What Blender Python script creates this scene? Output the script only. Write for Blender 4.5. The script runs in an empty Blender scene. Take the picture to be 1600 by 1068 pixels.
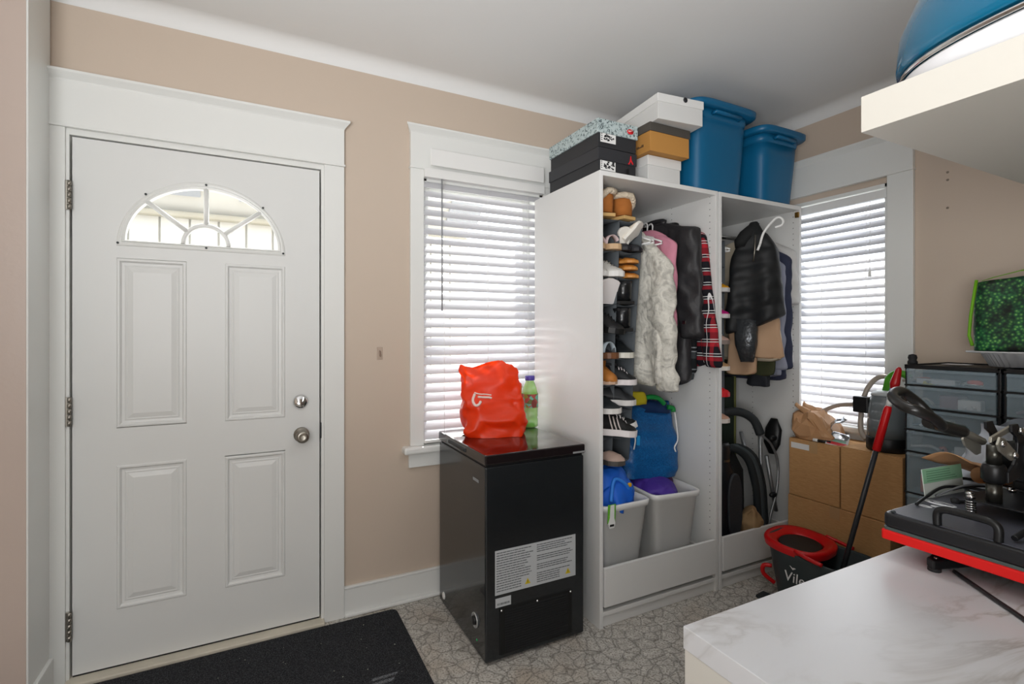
import bpy, bmesh, math, random
from mathutils import Vector, Matrix, noise
PI = math.pi
random.seed(7)
S = bpy.context.scene
COL = S.collection
# ---------------- camera, world, lights, exposure ----------------
cam = bpy.data.cameras.new('camera'); camo = bpy.data.objects.new('camera', cam); COL.objects.link(camo); S.camera = camo
cam.sensor_fit = 'HORIZONTAL'; cam.sensor_width = 36.0; cam.lens = 36.0*783.0/1600.0
cam.shift_y = (520.7-534.0)/1600.0
cam.clip_start = 0.02; cam.clip_end = 60
camo.location = (0.61, -2.41, 1.30); camo.rotation_euler = (PI/2, 0, -0.472)
W = bpy.data.worlds.new('world'); S.world = W; W.use_nodes = True
W.node_tree.nodes['Background'].inputs[0].default_value = (0.86, 0.93, 1.0, 1)
W.node_tree.nodes['Background'].inputs[1].default_value = 3.2
def area(name, loc, target, sx, sy, power, col=(1, 1, 1), spread=None):
    l = bpy.data.lights.new(name, 'AREA'); l.shape = 'RECTANGLE'; l.size = sx; l.size_y = sy; l.energy = power; l.color = col
    if spread: l.spread = spread
    o = bpy.data.objects.new(name, l); COL.objects.link(o); o.location = loc
    o.rotation_euler = (Vector(target)-Vector(loc)).to_track_quat('-Z', 'Y').to_euler(); return o
# sun-lit yard outside the two windows, throwing light up through the blinds
area('yard_light_back', (1.70, 0.75, 0.9), (1.70, 0, 1.45), 1.5, 1.2, 44, (1.0, 0.98, 0.96))
area('yard_light_right', (4.35, -0.65, 0.9), (3.5, -0.65, 1.5), 1.5, 1.2, 56, (0.97, 0.98, 1.0))
area('neighbour_fill', (0.4, 0.5, 0.1), (0.4, 2.6, 2.3), 3.0, 1.0, 10, (1.0, 0.99, 0.97))  # added lamp that brightens the neighbour wall behind the fanlight
area('ceiling_fill', (-0.3, -3.0, 1.1), (1.0, -1.9, 2.6), 0.9, 0.9, 28, (0.98, 0.99, 1.0), 1.9)  # added fill behind the camera, aimed up to brighten the ceiling
area('right_side_fill', (1.95, -1.75, 2.52), (1.95, -1.75, 0), 0.4, 0.4, 4, (1.0, 0.985, 0.96))  # unseen fill added overhead to lift the cartons and drawer towers
# broad fill added behind the camera to light the room
area('camera_side_fill', (0.15, -3.75, 1.6), (1.3, 0, 1.2), 2.2, 1.5, 42, (0.97, 0.985, 1.0))
sun = bpy.data.lights.new('sun', 'SUN'); sun.energy = 7.0; sun.angle = 0.01; sun.color = (1, 0.97, 0.92)
suno = bpy.data.objects.new('sun', sun); COL.objects.link(suno)
suno.rotation_euler = Vector((-0.45, -0.62, -1.0)).to_track_quat('-Z', 'Y').to_euler()
S.view_settings.view_transform = 'Standard'; S.view_settings.look = 'None'; S.view_settings.gamma = 1.0
S.view_settings.use_curve_mapping = False; S.view_settings.exposure = 0.10
S.cycles.max_bounces = 8; S.cycles.diffuse_bounces = 5; S.cycles.glossy_bounces = 3; S.cycles.transmission_bounces = 6
S.cycles.transparent_max_bounces = 12; S.cycles.caustics_reflective = False; S.cycles.caustics_refractive = False
S.cycles.sample_clamp_indirect = 6.0; S.cycles.use_denoising = True

# ---------------- materials ----------------
def lin(h):
    h = h.lstrip('#'); c = [int(h[i:i+2], 16)/255 for i in (0, 2, 4)]
    return tuple((x/12.92 if x <= .04045 else ((x+.055)/1.055)**2.4) for x in c)+(1,)
MATS = {}
def mat(name, col, rough=.5, metal=0., spec=.5, bump=None, var=None, trans=0., alpha=1., ior=1.45, coat=0., sheen=0., thin=None):
    """bump=(scale,strength,detail); var=(scale,amount) lightness mottling"""
    if name in MATS: return MATS[name]
    m = bpy.data.materials.new(name); MATS[name] = m; m.use_nodes = True
    nt = m.node_tree; b = nt.nodes['Principled BSDF']; c = lin(col) if isinstance(col, str) else col
    b.inputs['Base Color'].default_value = c; b.inputs['Roughness'].default_value = rough; b.inputs['Metallic'].default_value = metal
    b.inputs['Specular IOR Level'].default_value = spec; b.inputs['Transmission Weight'].default_value = trans
    b.inputs['Alpha'].default_value = alpha; b.inputs['IOR'].default_value = ior; b.inputs['Coat Weight'].default_value = coat
    b.inputs['Sheen Weight'].default_value = sheen
    if bump or var:
        tc = nt.nodes.new('ShaderNodeTexCoord')
    if bump:
        n = nt.nodes.new('ShaderNodeTexNoise'); n.inputs['Scale'].default_value = bump[0]; n.inputs['Detail'].default_value = bump[2] if len(bump) > 2 else 3
        bp = nt.nodes.new('ShaderNodeBump'); bp.inputs['Strength'].default_value = bump[1]; bp.inputs['Distance'].default_value = .002 if len(bump) < 4 else bump[3]
        nt.links.new(tc.outputs['Object'], n.inputs['Vector']); nt.links.new(n.outputs[0], bp.inputs['Height']); nt.links.new(bp.outputs[0], b.inputs['Normal'])
    if var:
        n = nt.nodes.new('ShaderNodeTexNoise'); n.inputs['Scale'].default_value = var[0]; n.inputs['Detail'].default_value = 4
        r = nt.nodes.new('ShaderNodeMapRange'); r.inputs[1].default_value = .3; r.inputs[2].default_value = .7; r.inputs[3].default_value = 1-var[1]; r.inputs[4].default_value = 1+var[1]
        h = nt.nodes.new('ShaderNodeHueSaturation'); h.inputs['Color'].default_value = c
        nt.links.new(tc.outputs['Object'], n.inputs['Vector']); nt.links.new(n.outputs[0], r.inputs[0]); nt.links.new(r.outputs[0], h.inputs['Value']); nt.links.new(h.outputs[0], b.inputs['Base Color'])
    if thin:
        tl = nt.nodes.new('ShaderNodeBsdfTranslucent'); tl.inputs[0].default_value = c
        mx = nt.nodes.new('ShaderNodeMixShader'); mx.inputs[0].default_value = thin
        out = nt.nodes['Material Output']
        nt.links.new(b.outputs[0], mx.inputs[1]); nt.links.new(tl.outputs[0], mx.inputs[2]); nt.links.new(mx.outputs[0], out.inputs[0])
    return m
def nodes(name, rough=.5, **k):
    m = mat(name, '#808080', rough, **k); return m, m.node_tree, m.node_tree.nodes['Principled BSDF']
def ramp(nt, fac, stops, interp='LINEAR'):
    r = nt.nodes.new('ShaderNodeValToRGB'); r.color_ramp.interpolation = interp
    e = r.color_ramp.elements
    while len(e) < len(stops): e.new(.5)
    for i, (p, c) in enumerate(stops): e[i].position = p; e[i].color = lin(c)
    nt.links.new(fac, r.inputs[0]); return r.outputs[0]
def texc(nt, scale=(1, 1, 1), rot=(0, 0, 0)):
    t = nt.nodes.new('ShaderNodeTexCoord'); m = nt.nodes.new('ShaderNodeMapping'); m.inputs['Scale'].default_value = scale; m.inputs['Rotation'].default_value = rot
    nt.links.new(t.outputs['Object'], m.inputs[0]); return m.outputs[0]
def noi(nt, vec, scale, detail=4, rough=.5, dist=0):
    n = nt.nodes.new('ShaderNodeTexNoise'); n.inputs['Scale'].default_value = scale; n.inputs['Detail'].default_value = detail
    n.inputs['Roughness'].default_value = rough; n.inputs['Distortion'].default_value = dist
    nt.links.new(vec, n.inputs['Vector']); return n.outputs[0]
def mix(nt, fac, a, b, blend='MIX'):
    m = nt.nodes.new('ShaderNodeMix'); m.data_type = 'RGBA'; m.blend_type = blend
    for s, v in ((0, fac), (6, a), (7, b)):
        if isinstance(v, (int, float)): m.inputs[s].default_value = v
        elif isinstance(v, str): m.inputs[s].default_value = lin(v)
        else: nt.links.new(v, m.inputs[s])
    return m.outputs[2]
def bumpn(nt, b, h, strength, dist=.002):
    n = nt.nodes.new('ShaderNodeBump'); n.inputs['Strength'].default_value = strength; n.inputs['Distance'].default_value = dist
    nt.links.new(h, n.inputs['Height']); nt.links.new(n.outputs[0], b.inputs['Normal'])
def mathn(nt, op, a, b=None):
    m = nt.nodes.new('ShaderNodeMath'); m.operation = op
    for i, v in enumerate((a, b)):
        if v is None: continue
        if isinstance(v, (int, float)): m.inputs[i].default_value = v
        else: nt.links.new(v, m.inputs[i])
    return m.outputs[0]
M_wall = mat('wall_paint', '#c7b7a7', .42, bump=(60, .12, 4))
M_ceil = mat('ceiling_paint', '#e4e4e3', .75, bump=(25, .15, 3))
M_trim = mat('trim_paint', '#e2e3e0', .32, bump=(18, .06, 2))
M_door = mat('door_paint', '#dcdddb', .38, bump=(30, .05, 2))
M_lam = mat('white_laminate', '#dfdfdd', .3)
M_laminner = mat('white_laminate_dull', '#d6d4d0', .45)
M_blind = mat('blind_slat', '#d2d2d6', .35, thin=.11)
M_steel = mat('satin_nickel', '#9a958c', .3, metal=1)
M_chrome = mat('chrome', '#d8d8d8', .12, metal=1)
M_brass = mat('aged_brass', '#8a6a35', .4, metal=.9)
M_black = mat('black_plastic', '#141516', .4)
M_matte = mat('black_matte', '#1b1c1e', .75, bump=(200, .2))
M_dark = mat('dark_grey_plastic', '#2b3032', .5)
M_white = mat('white_plastic', '#e6e6e4', .35)
M_glass = mat('glass', '#f4f8f8', .02, alpha=.08)
# sheet vinyl with a flagstone print
m, nt, b = nodes('floor_vinyl', .38); M_floor = m
v = texc(nt); w = noi(nt, v, 9, 3); vv = nt.nodes.new('ShaderNodeVectorMath'); vv.operation = 'MULTIPLY_ADD'
cmb = nt.nodes.new('ShaderNodeCombineXYZ'); nt.links.new(w, cmb.inputs[0]); nt.links.new(noi(nt, texc(nt, rot=(1, 2, 0)), 9, 3), cmb.inputs[1])
nt.links.new(cmb.outputs[0], vv.inputs[0]); vv.inputs[1].default_value = (.06, .06, 0); nt.links.new(v, vv.inputs[2])
vo = nt.nodes.new('ShaderNodeTexVoronoi'); vo.feature = 'DISTANCE_TO_EDGE'; vo.inputs['Scale'].default_value = 17; nt.links.new(vv.outputs[0], vo.inputs['Vector'])
base = ramp(nt, noi(nt, v, 30, 6, .7), [(.3, '#a39f98'), (.5, '#c5c1ba'), (.75, '#dfdcd5')])
base = mix(nt, ramp(nt, noi(nt, v, 3.2, 2), [(.52, '#000000'), (.72, '#ffffff')]), base, '#b5a695')
base2 = mix(nt, ramp(nt, noi(nt, v, 130, 3, .6), [(.40, '#ffffff'), (.5, '#000000')]), base, '#8c857b')
nt.links.new(mix(nt, ramp(nt, vo.outputs[0], [(0, '#d9d9d9'), (.035, '#8a8a8a'), (.09, '#000000')]), base2, '#514b44'), b.inputs['Base Color'])
bumpn(nt, b, vo.outputs[0], .15)
# doormat
m, nt, b = nodes('doormat_pile', .95, spec=.15); M_mat = m
v = texc(nt); nt.links.new(ramp(nt, noi(nt, v, 240, 4, .7), [(.35, '#17181a'), (.5, '#303134'), (.68, '#57585c')]), b.inputs['Base Color'])
bumpn(nt, b, noi(nt, v, 320, 3), 1., .006)
# marble-look table top
m, nt, b = nodes('marble_laminate', .28); M_marble = m
v = texc(nt, (1, 2.2, 1), (0, 0, .5)); n1 = noi(nt, v, 1.7, 6, .55, 1.6)
vein = ramp(nt, mathn(nt, 'ABSOLUTE', mathn(nt, 'SUBTRACT', n1, .5)), [(0, '#a9a5a2'), (.016, '#bfbdbb'), (.04, '#cfcfd1')])
nt.links.new(mix(nt, ramp(nt, noi(nt, v, 1.1, 3), [(.36, '#000000'), (.5, '#ffffff')]), '#cdced1', vein), b.inputs['Base Color'])
# cardboard
def cardboard(name, c1, c2):
    m, nt, b = nodes(name, .8, spec=.2); v = texc(nt, (6, 6, 60))
    c = ramp(nt, noi(nt, v, 6, 4), [(.3, c1), (.7, c2)])
    nt.links.new(mix(nt, ramp(nt, noi(nt, texc(nt), 5, 3), [(.55, '#000000'), (.8, '#606060')]), c, '#7d5c3a'), b.inputs['Base Color']); return m
M_card = cardboard('cardboard', '#b3885a', '#c69b6a')
M_kraft = mat('kraft_paper', '#b58a62', .7, bump=(14, .5, 5, .01))
M_tan = mat('tan_card', '#b98543', .7)
def speck():
    m, nt, b = nodes('speckled_card', .6); v = texc(nt)
    a = ramp(nt, noi(nt, v, 90, 2, .9), [(.40, '#2c3a3f'), (.46, '#a9b9ba'), (.6, '#b9c6c6')], 'LINEAR'); nt.links.new(a, b.inputs['Base Color']); return m
M_speck = speck()
# plaid cloths (local y,z)
def plaid(name, base, line1, line2, s, w1=.18, w2=.05):
    m, nt, b = nodes(name, .85, spec=.2); t = nt.nodes.new('ShaderNodeTexCoord'); sp = nt.nodes.new('ShaderNodeSeparateXYZ'); nt.links.new(t.outputs['Object'], sp.inputs[0])
    def band(sock, off, wd):
        f = mathn(nt, 'FRACT', mathn(nt, 'ADD', mathn(nt, 'MULTIPLY', sock, s), off)); return mathn(nt, 'LESS_THAN', f, wd)
    ysum = mathn(nt, 'ADD', sp.outputs[1], mathn(nt, 'MULTIPLY', sp.outputs[0], .8))
    bs_ = mathn(nt, 'ADD', band(ysum, .1, w1*2), band(sp.outputs[2], .1, w1*2)); c = mix(nt, mathn(nt, 'MULTIPLY', bs_, .5), base, line1)
    c = mix(nt, mathn(nt, 'MULTIPLY', band(ysum, .62, w2), .85), c, line2); c = mix(nt, mathn(nt, 'MULTIPLY', band(sp.outputs[2], .62, w2), .85), c, line2)
    c = mix(nt, mathn(nt, 'MULTIPLY', band(sp.outputs[2], .8, w2), .85), c, line2)
    nt.links.new(c, b.inputs['Base Color']); return m
M_plaid = plaid('red_plaid', '#1d1c22', '#b52a35', '#e8e6e6', 14, .13, .05)
M_gplaid = plaid('grey_plaid', '#1b1d1f', '#4a4f52', '#8c9093', 9)
# pale crinkled jacket
m, nt, b = nodes('pale_camo_cloth', .55); M_camo = m
v = texc(nt, (1, 1, 1), (.5, 0, 0)); nt.links.new(ramp(nt, noi(nt, v, 17, 3, .5, 1.5), [(.36, '#b0ada5'), (.46, '#cbc8be'), (.56, '#d8d5cb'), (.7, '#c0bdb3')]), b.inputs['Base Color'])
bumpn(nt, b, noi(nt, v, 22, 5, .6, 1.), .9, .012)
M_leather = mat('black_leather', '#2a292b', .5, bump=(24, .6, 5, .008), spec=.45)
m, nt, b = nodes('hedge_print', .5); M_hedge = m
v = texc(nt); vo = nt.nodes.new('ShaderNodeTexVoronoi'); vo.inputs['Scale'].default_value = 85; nt.links.new(v, vo.inputs['Vector'])
c = ramp(nt, vo.outputs['Distance'], [(.0, '#b4dc8c'), (.22, '#5ea34a'), (.45, '#22693a'), (.8, '#0a3226')])
nt.links.new(mix(nt, ramp(nt, noi(nt, v, 12, 3), [(.35, '#ffffff'), (.6, '#000000')]), c, '#0a3326', 'MULTIPLY'), b.inputs['Base Color'])
m, nt, b = nodes('tarp_blue', .4); M_tarp = m
v = texc(nt); nt.links.new(ramp(nt, noi(nt, v, 140, 2), [(.3, '#0b4a80'), (.5, '#0d558f'), (.72, '#1566a2')]), b.inputs['Base Color']); bumpn(nt, b, noi(nt, v, 160, 2), .3)
M_tub = mat('blue_tub_plastic', '#0e5f88', .38, bump=(150, .08))
M_smoke = mat('smoky_drawer_plastic', '#a6b9c3', .22, alpha=.30, spec=.5)
M_org = mat('organizer_felt', '#51565a', .9, bump=(300, .2))
M_orange = mat('orange_bag', '#ea4315', .38, thin=.35)
M_fleece = mat('cream_fleece', '#dccdb6', .95, bump=(90, 1., 4, .01))
M_suede = mat('tan_suede', '#a5642a', .85, var=(20, .12))
M_red = mat('red_plastic', '#c81014', .35)
M_silicone = mat('red_silicone', '#e0100c', .55)
# ---------------- geometry helpers ----------------
class MB:
    def __init__(s): s.v = []; s.f = []; s.mi = []; s.m = 0; s.sm = []; s.smooth = False
    def add(s, vs, fs, T=None):
        o = len(s.v)
        s.v += [tuple(T @ Vector(p)) if T else tuple(p) for p in vs]
        for f in fs: s.f.append([i+o for i in f]); s.mi.append(s.m); s.sm.append(s.smooth)
        return s
    def box(s, x0, x1, y0, y1, z0, z1, T=None):
        if x0 > x1: x0, x1 = x1, x0
        if y0 > y1: y0, y1 = y1, y0
        if z0 > z1: z0, z1 = z1, z0
        return s.add([(x0, y0, z0), (x1, y0, z0), (x1, y1, z0), (x0, y1, z0), (x0, y0, z1), (x1, y0, z1), (x1, y1, z1), (x0, y1, z1)],
              [(0, 3, 2, 1), (4, 5, 6, 7), (0, 1, 5, 4), (1, 2, 6, 5), (2, 3, 7, 6), (3, 0, 4, 7)], T)
    def taper(s, x0, x1, y0, y1, z0, z1, k, T=None):   # box whose bottom is inset by k
        return s.add([(x0+k, y0+k, z0), (x1-k, y0+k, z0), (x1-k, y1-k, z0), (x0+k, y1-k, z0), (x0, y0, z1), (x1, y0, z1), (x1, y1, z1), (x0, y1, z1)],
              [(0, 3, 2, 1), (4, 5, 6, 7), (0, 1, 5, 4), (1, 2, 6, 5), (2, 3, 7, 6), (3, 0, 4, 7)], T)
    def loft(s, rings, caps=True, closed=True, T=None, smooth=True):
        n = len(rings[0]); vs = [p for r in rings for p in r]; fs = []
        for i in range(len(rings)-1):
            for j in range(n if closed else n-1):
                a = i*n+j; c = i*n+(j+1) % n; fs.append((a, c, c+n, a+n))
        old = s.smooth; s.smooth = smooth; s.add(vs, fs, T)
        if caps:
            o = len(s.v)-len(vs)
            for k, rv in ((0, True), (len(rings)-1, False)):
                idx = [o+k*n+j for j in range(n)]
                if rv: idx = idx[::-1]
                s.f.append(idx); s.mi.append(s.m); s.sm.append(False)
        s.smooth = old; return s
    def tube(s, pts, r, n=8, caps=True, T=None, closed=False):
        pts = [Vector(p) for p in pts]; rs = r if isinstance(r, (list, tuple)) else [r]*len(pts); rings = []
        up = None
        for i, p in enumerate(pts):
            if closed: d = pts[(i+1) % len(pts)]-pts[i-1]
            else: d = (pts[min(i+1, len(pts)-1)]-pts[max(i-1, 0)])
            d = d.normalized() if d.length > 1e-9 else Vector((0, 0, 1))
            if up is None: up = Vector((0, 0, 1)) if abs(d.z) < .9 else Vector((1, 0, 0))
            a = d.cross(up).normalized(); up = a.cross(d).normalized()
            rings.append([p+(a*math.cos(2*PI*j/n)+up*math.sin(2*PI*j/n))*rs[i] for j in range(n)])
        if closed: rings.append(rings[0]); caps = False
        return s.loft(rings, caps, T=T)
    def lathe(s, prof, n=24, c=(0, 0, 0), T=None, caps=True, sx=1, sy=1):
        return s.loft([[(c[0]+r*sx*math.cos(2*PI*j/n), c[1]+r*sy*math.sin(2*PI*j/n), c[2]+z) for j in range(n)] for r, z in prof], caps, T=T)
    def prism(s, poly, axis, a0, a1, T=None, smooth=False):   # poly in the two other axes (order x<y<z)
        def P(p, a): return {'x': (a, p[0], p[1]), 'y': (p[0], a, p[1]), 'z': (p[0], p[1], a)}[axis]
        n = len(poly); vs = [P(p, a0) for p in poly]+[P(p, a1) for p in poly]
        fs = [tuple(range(n))[::-1], tuple(range(n, 2*n))]+[(i, (i+1) % n, n+(i+1) % n, n+i) for i in range(n)]
        return s.add(vs, fs, T)
    def grid(s, fn, nu, nv, T=None, smooth=True):
        vs = [fn(i/nu, j/nv) for j in range(nv+1) for i in range(nu+1)]
        fs = [(j*(nu+1)+i, j*(nu+1)+i+1, (j+1)*(nu+1)+i+1, (j+1)*(nu+1)+i) for j in range(nv) for i in range(nu)]
        o = s.smooth; s.smooth = smooth; s.add(vs, fs, T); s.smooth = o; return s
    def ball(s, c, r, n=12, m=8, sc=(1, 1, 1)):
        return s.loft([[(c[0]+r*sc[0]*math.sin(PI*i/m)*math.cos(2*PI*j/n), c[1]+r*sc[1]*math.sin(PI*i/m)*math.sin(2*PI*j/n), c[2]-r*sc[2]*math.cos(PI*i/m)) for j in range(n)] for i in range(1, m)])
    def wrinkle(s, amp, scale, seed=0, aniso=(1, 1, 1), start=0):
        for i in range(start, len(s.v)):
            p = s.v[i]; q = Vector((p[0]*scale*aniso[0]+seed, p[1]*scale*aniso[1]+seed*2, p[2]*scale*aniso[2]-seed))
            d = noise.noise_vector(q)*amp; s.v[i] = (p[0]+d[0], p[1]+d[1], p[2]+d[2])
        return s
    def crease(s, amp, scale, seed=0, aniso=(1, 1, 1), start=0, cx=0, cy=0):
        for i in range(start, len(s.v)):
            p = s.v[i]; q = Vector((p[0]*scale*aniso[0]+seed, p[1]*scale*aniso[1]-seed, p[2]*scale*aniso[2]+seed*.7))
            h = 1-2.6*abs(noise.noise(q)); r = Vector((p[0]-cx, p[1]-cy, 0)); r = r.normalized() if r.length > 1e-6 else Vector((1, 0, 0))
            d = r*h*amp; s.v[i] = (p[0]+d[0], p[1]+d[1], p[2])
        return s
    def mesh(s, name, mats):
        me = bpy.data.meshes.new(name); me.from_pydata(s.v, [], s.f); me.polygons.foreach_set('material_index', s.mi); me.polygons.foreach_set('use_smooth', s.sm)
        for m in (mats if isinstance(mats, (list, tuple)) else [mats]): me.materials.append(m)
        bm = bmesh.new(); bm.from_mesh(me); bmesh.ops.recalc_face_normals(bm, faces=bm.faces); bm.to_mesh(me); bm.free(); me.update(); return me
    def build(s, name, mats, parent=None, bevel=0, seg=2, sub=0, solid=0, loc=None, world=False, rot=None):
        if world and parent is not None:
            L = root_of(parent).location; s.v = [(x-L[0], y-L[1], z-L[2]) for x, y, z in s.v]
        elif loc is not None and world: s.v = [(x-loc[0], y-loc[1], z-loc[2]) for x, y, z in s.v]
        o = bpy.data.objects.new(name, s.mesh(name, mats)); COL.objects.link(o); o.parent = parent
        if loc is not None: o.location = loc
        if rot is not None: o.rotation_euler = rot
        if solid: q = o.modifiers.new('solid', 'SOLIDIFY'); q.thickness = solid; q.offset = 0
        if bevel: q = o.modifiers.new('bevel', 'BEVEL'); q.width = bevel; q.segments = seg; q.limit_method = 'ANGLE'; q.angle_limit = .6
        if sub: q = o.modifiers.new('sub', 'SUBSURF'); q.levels = sub; q.render_levels = sub
        return o
def root_of(o):
    while o.parent: o = o.parent
    return o
def tag(o, label=None, cat=None, group=None, kind=None):
    if label: o['label'] = label
    if cat: o['category'] = cat
    if group: o['group'] = group
    if kind: o['kind'] = kind
    return o
def thing(name, label, cat, loc=(0, 0, 0), rz=0, group=None, rot=None):
    o = bpy.data.objects.new(name, None); COL.objects.link(o); o.location = loc; o.rotation_euler = rot or (0, 0, rz); o.empty_display_size = .05
    return tag(o, label, cat, group)
def struct(name, loc=(0, 0, 0)):
    o = bpy.data.objects.new(name, None); COL.objects.link(o); o.location = loc; o['kind'] = 'structure'; return o
def copy_tree(o, parent=None):
    c = o.copy(); COL.objects.link(c)
    if parent is not None: c.parent = parent
    for ch in list(o.children): copy_tree(ch, c)
    return c
def B(name, m, parent, x0, x1, y0, y1, z0, z1, bevel=.0015, world=True, **k):
    return MB().box(x0, x1, y0, y1, z0, z1).build(name, m, parent, bevel=bevel, world=world, **k)
def ring(cx, cy, z, rx, ry, n=24, e=1., ph=0):
    out = []
    for j in range(n):
        t = 2*PI*j/n+ph; c, s_ = math.cos(t), math.sin(t)
        out.append((cx+rx*math.copysign(abs(c)**e, c), cy+ry*math.copysign(abs(s_)**e, s_), z))
    return out
def arc(c, r, a0, a1, n, plane='xz', h=0, ry=None):
    ry = ry or r; out = []
    for i in range(n+1):
        a = a0+(a1-a0)*i/n; p, q = c[0]+r*math.cos(a), c[1]+ry*math.sin(a)
        out.append({'xz': (p, h, q), 'xy': (p, q, h), 'yz': (h, p, q)}[plane])
    return out
def smooth_path(pts, k=6):
    P = [Vector(p) for p in pts]; out = []
    for i in range(len(P)-1):
        p0, p1, p2, p3 = P[max(i-1, 0)], P[i], P[i+1], P[min(i+2, len(P)-1)]
        for j in range(k):
            t = j/k; out.append(.5*((2*p1)+(p2-p0)*t+(2*p0-5*p1+4*p2-p3)*t*t+(3*p1-p0-3*p2+p3)*t**3))
    out.append(P[-1]); return out
def text(name, body, size, m, parent, M4, ext=.0004, sx=1, align='CENTER'):
    cu = bpy.data.curves.new(name, 'FONT'); cu.body = body; cu.size = size; cu.extrude = ext; cu.align_x = align; cu.align_y = 'CENTER'; cu.resolution_u = 2
    t = bpy.data.objects.new('tmp_text', cu); COL.objects.link(t); dg = bpy.context.evaluated_depsgraph_get(); dg.update()
    me = bpy.data.meshes.new_from_object(t.evaluated_get(dg)); bpy.data.objects.remove(t)
    me.transform(M4 @ Matrix.Diagonal((sx, 1, 1, 1))); me.materials.clear(); me.materials.append(m)
    o = bpy.data.objects.new(name, me); COL.objects.link(o); o.parent = parent; return o
def frame4(o, xdir, zdir):
    x = Vector(xdir).normalized(); z = Vector(zdir).normalized(); y = z.cross(x)
    return Matrix(((x[0], y[0], z[0], o[0]), (x[1], y[1], z[1], o[1]), (x[2], y[2], z[2], o[2]), (0, 0, 0, 1)))
def hang(o): return o
# ---------------- the room ----------------
WX = 3.50; CZ = 2.585; YF = -3.9; XL = -.066
MB().box(-1.2, 3.9, YF-.1, .15, -.06, 0).build('floor', M_floor)['kind'] = 'structure'
MB().box(-1.2, 3.9, YF-.1, .15, CZ, CZ+.06).build('ceiling', M_ceil)['kind'] = 'structure'
w = MB(); D0, D1, DZ = -.012, .876, 2.045; V0, V1, VZ0, VZ1 = 1.345, 2.03, .752, 2.075
w.box(XL-.15, D0, 0, .15, 0, CZ).box(D0, D1, 0, .15, DZ, CZ).box(D1, V0, 0, .15, 0, CZ).box(V0, V1, 0, .15, 0, VZ0).box(V0, V1, 0, .15, VZ1, CZ).box(V1, WX+.15, 0, .15, 0, CZ)
w.build('wall_back', M_wall)['kind'] = 'structure'
w = MB(); R0, R1, RZ0, RZ1 = -1.0, -.31, .80, 2.075
w.box(WX, WX+.15, YF, R0, 0, CZ).box(WX, WX+.15, R1, 0, 0, CZ).box(WX, WX+.15, R0, R1, 0, RZ0).box(WX, WX+.15, R0, R1, RZ1, CZ)
w.build('wall_right', M_wall)['kind'] = 'structure'
MB().box(-1.2, XL, -.21, 0, 0, CZ).build('wall_left', mat('wall_gloss', '#c2b2a8', .3, bump=(45, .3, 4)))['kind'] = 'structure'
MB().box(-1.3, -1.2, YF, -.21, 0, CZ).build('wall_far_left', M_wall)['kind'] = 'structure'
MB().box(-1.3, WX+.15, YF-.1, YF, 0, CZ).build('wall_front', M_wall)['kind'] = 'structure'
# short wall behind the table that carries the shelf
MB().box(1.30, WX, -2.75, -2.65, 0, CZ).build('wall_partition', M_wall)['kind'] = 'structure'
# white board on the return beside the door
B('trim_1', M_trim, None, XL-.0, XL+.006, -.211, -.012, .11, CZ, bevel=.002, world=False)['kind'] = 'structure'
# cove mouldings
def cove(name, T):
    pr = [(0, 0), (0, -.062)]+[(-.062+.062*math.cos(PI/2*i/10), -.062*(1-math.sin(PI/2*i/10)) if i < 10 else 0) for i in range(1, 10)]+[(-.064, 0)]
    m = MB(); m.smooth = True; m.prism(pr, 'x', 0, 1, T); m.build(name, M_ceil, bevel=.002)['kind'] = 'structure'
cove('trim_2', Matrix.Translation((XL, 0, CZ)) @ Matrix.Diagonal((WX-XL, 1, 1, 1)))
cove('trim_3', Matrix.Translation((WX, 0, CZ)) @ Matrix.Rotation(-PI/2, 4, 'Z') @ Matrix.Diagonal((2.65, 1, 1, 1)))
# baseboards: board + shoe strip
def baseboard(name, x0, x1):
    r = struct(name, (x0, 0, 0)); B('board', M_trim, r, x0, x1, -.016, 0, 0, .125, bevel=.003); B('cap', M_trim, r, x0, x1, -.020, 0, .125, .137, bevel=.004)
    B('shoe_strip', M_trim, r, x0, x1, -.032, -.016, 0, .018, bevel=.006)
baseboard('baseboard_back', .969, WX)
r = struct('baseboard_left', (XL, -.2, 0)); B('board', M_trim, r, XL, XL+.018, -.225, -.022, 0, .118, bevel=.003)
r = struct('baseboard_right', (WX, -1.2, 0)); B('board', M_trim, r, WX-.016, WX, -2.65, -.03, 0, .125, bevel=.003)

def crown(m, x0, x1, z0, z1, d=.045):   # crown cap along x, in front of y=0
    pr = [(0, 0), (-.022, 0), (-.026, .008), (-.036, .020), (-d, .030), (-d, .040), (0, .040)]
    pr = [(y, z0+z/.04*(z1-z0)) for y, z in pr]
    n = len(pr); ring_ = lambda x, k: [(x+k*(abs(y)-.022 if abs(y) > .022 else 0), y, z) for y, z in pr]
    m.loft([ring_(x0, -1), ring_(x1, 1)], smooth=False)
# ---- entrance door ----
dr = struct('door_1', (.43, 0, 0))
cs = MB(); B('casing', M_trim, dr, -.066, -.016, -.022, 0, 0, 2.06, bevel=.002); B('casing', M_trim, dr, .882, .969, -.022, 0, 0, 2.06, bevel=.002)
B('casing', M_trim, dr, -.066, .969, -.024, 0, 2.069, 2.23, bevel=.002); B('fillet', M_trim, dr, -.066, .973, -.030, 0, 2.060, 2.069, bevel=.002)
m = MB(); crown(m, -.066, .969, 2.228, 2.265); m.build('crown', M_trim, dr, world=True)
for x0, x1 in ((-.016, -.006), (.870, .882)): B('jamb', M_trim, dr, x0, x1, -.014, .12, 0, 2.05, bevel=.001)
B('jamb', M_trim, dr, -.016, .882, -.012, .12, 2.037, 2.06, bevel=.001)
B('seal', M_black, dr, -.006, .0, .03, .045, 0, 2.037); B('seal', M_black, dr, .864, .870, .03, .045, 0, 2.037)
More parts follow.
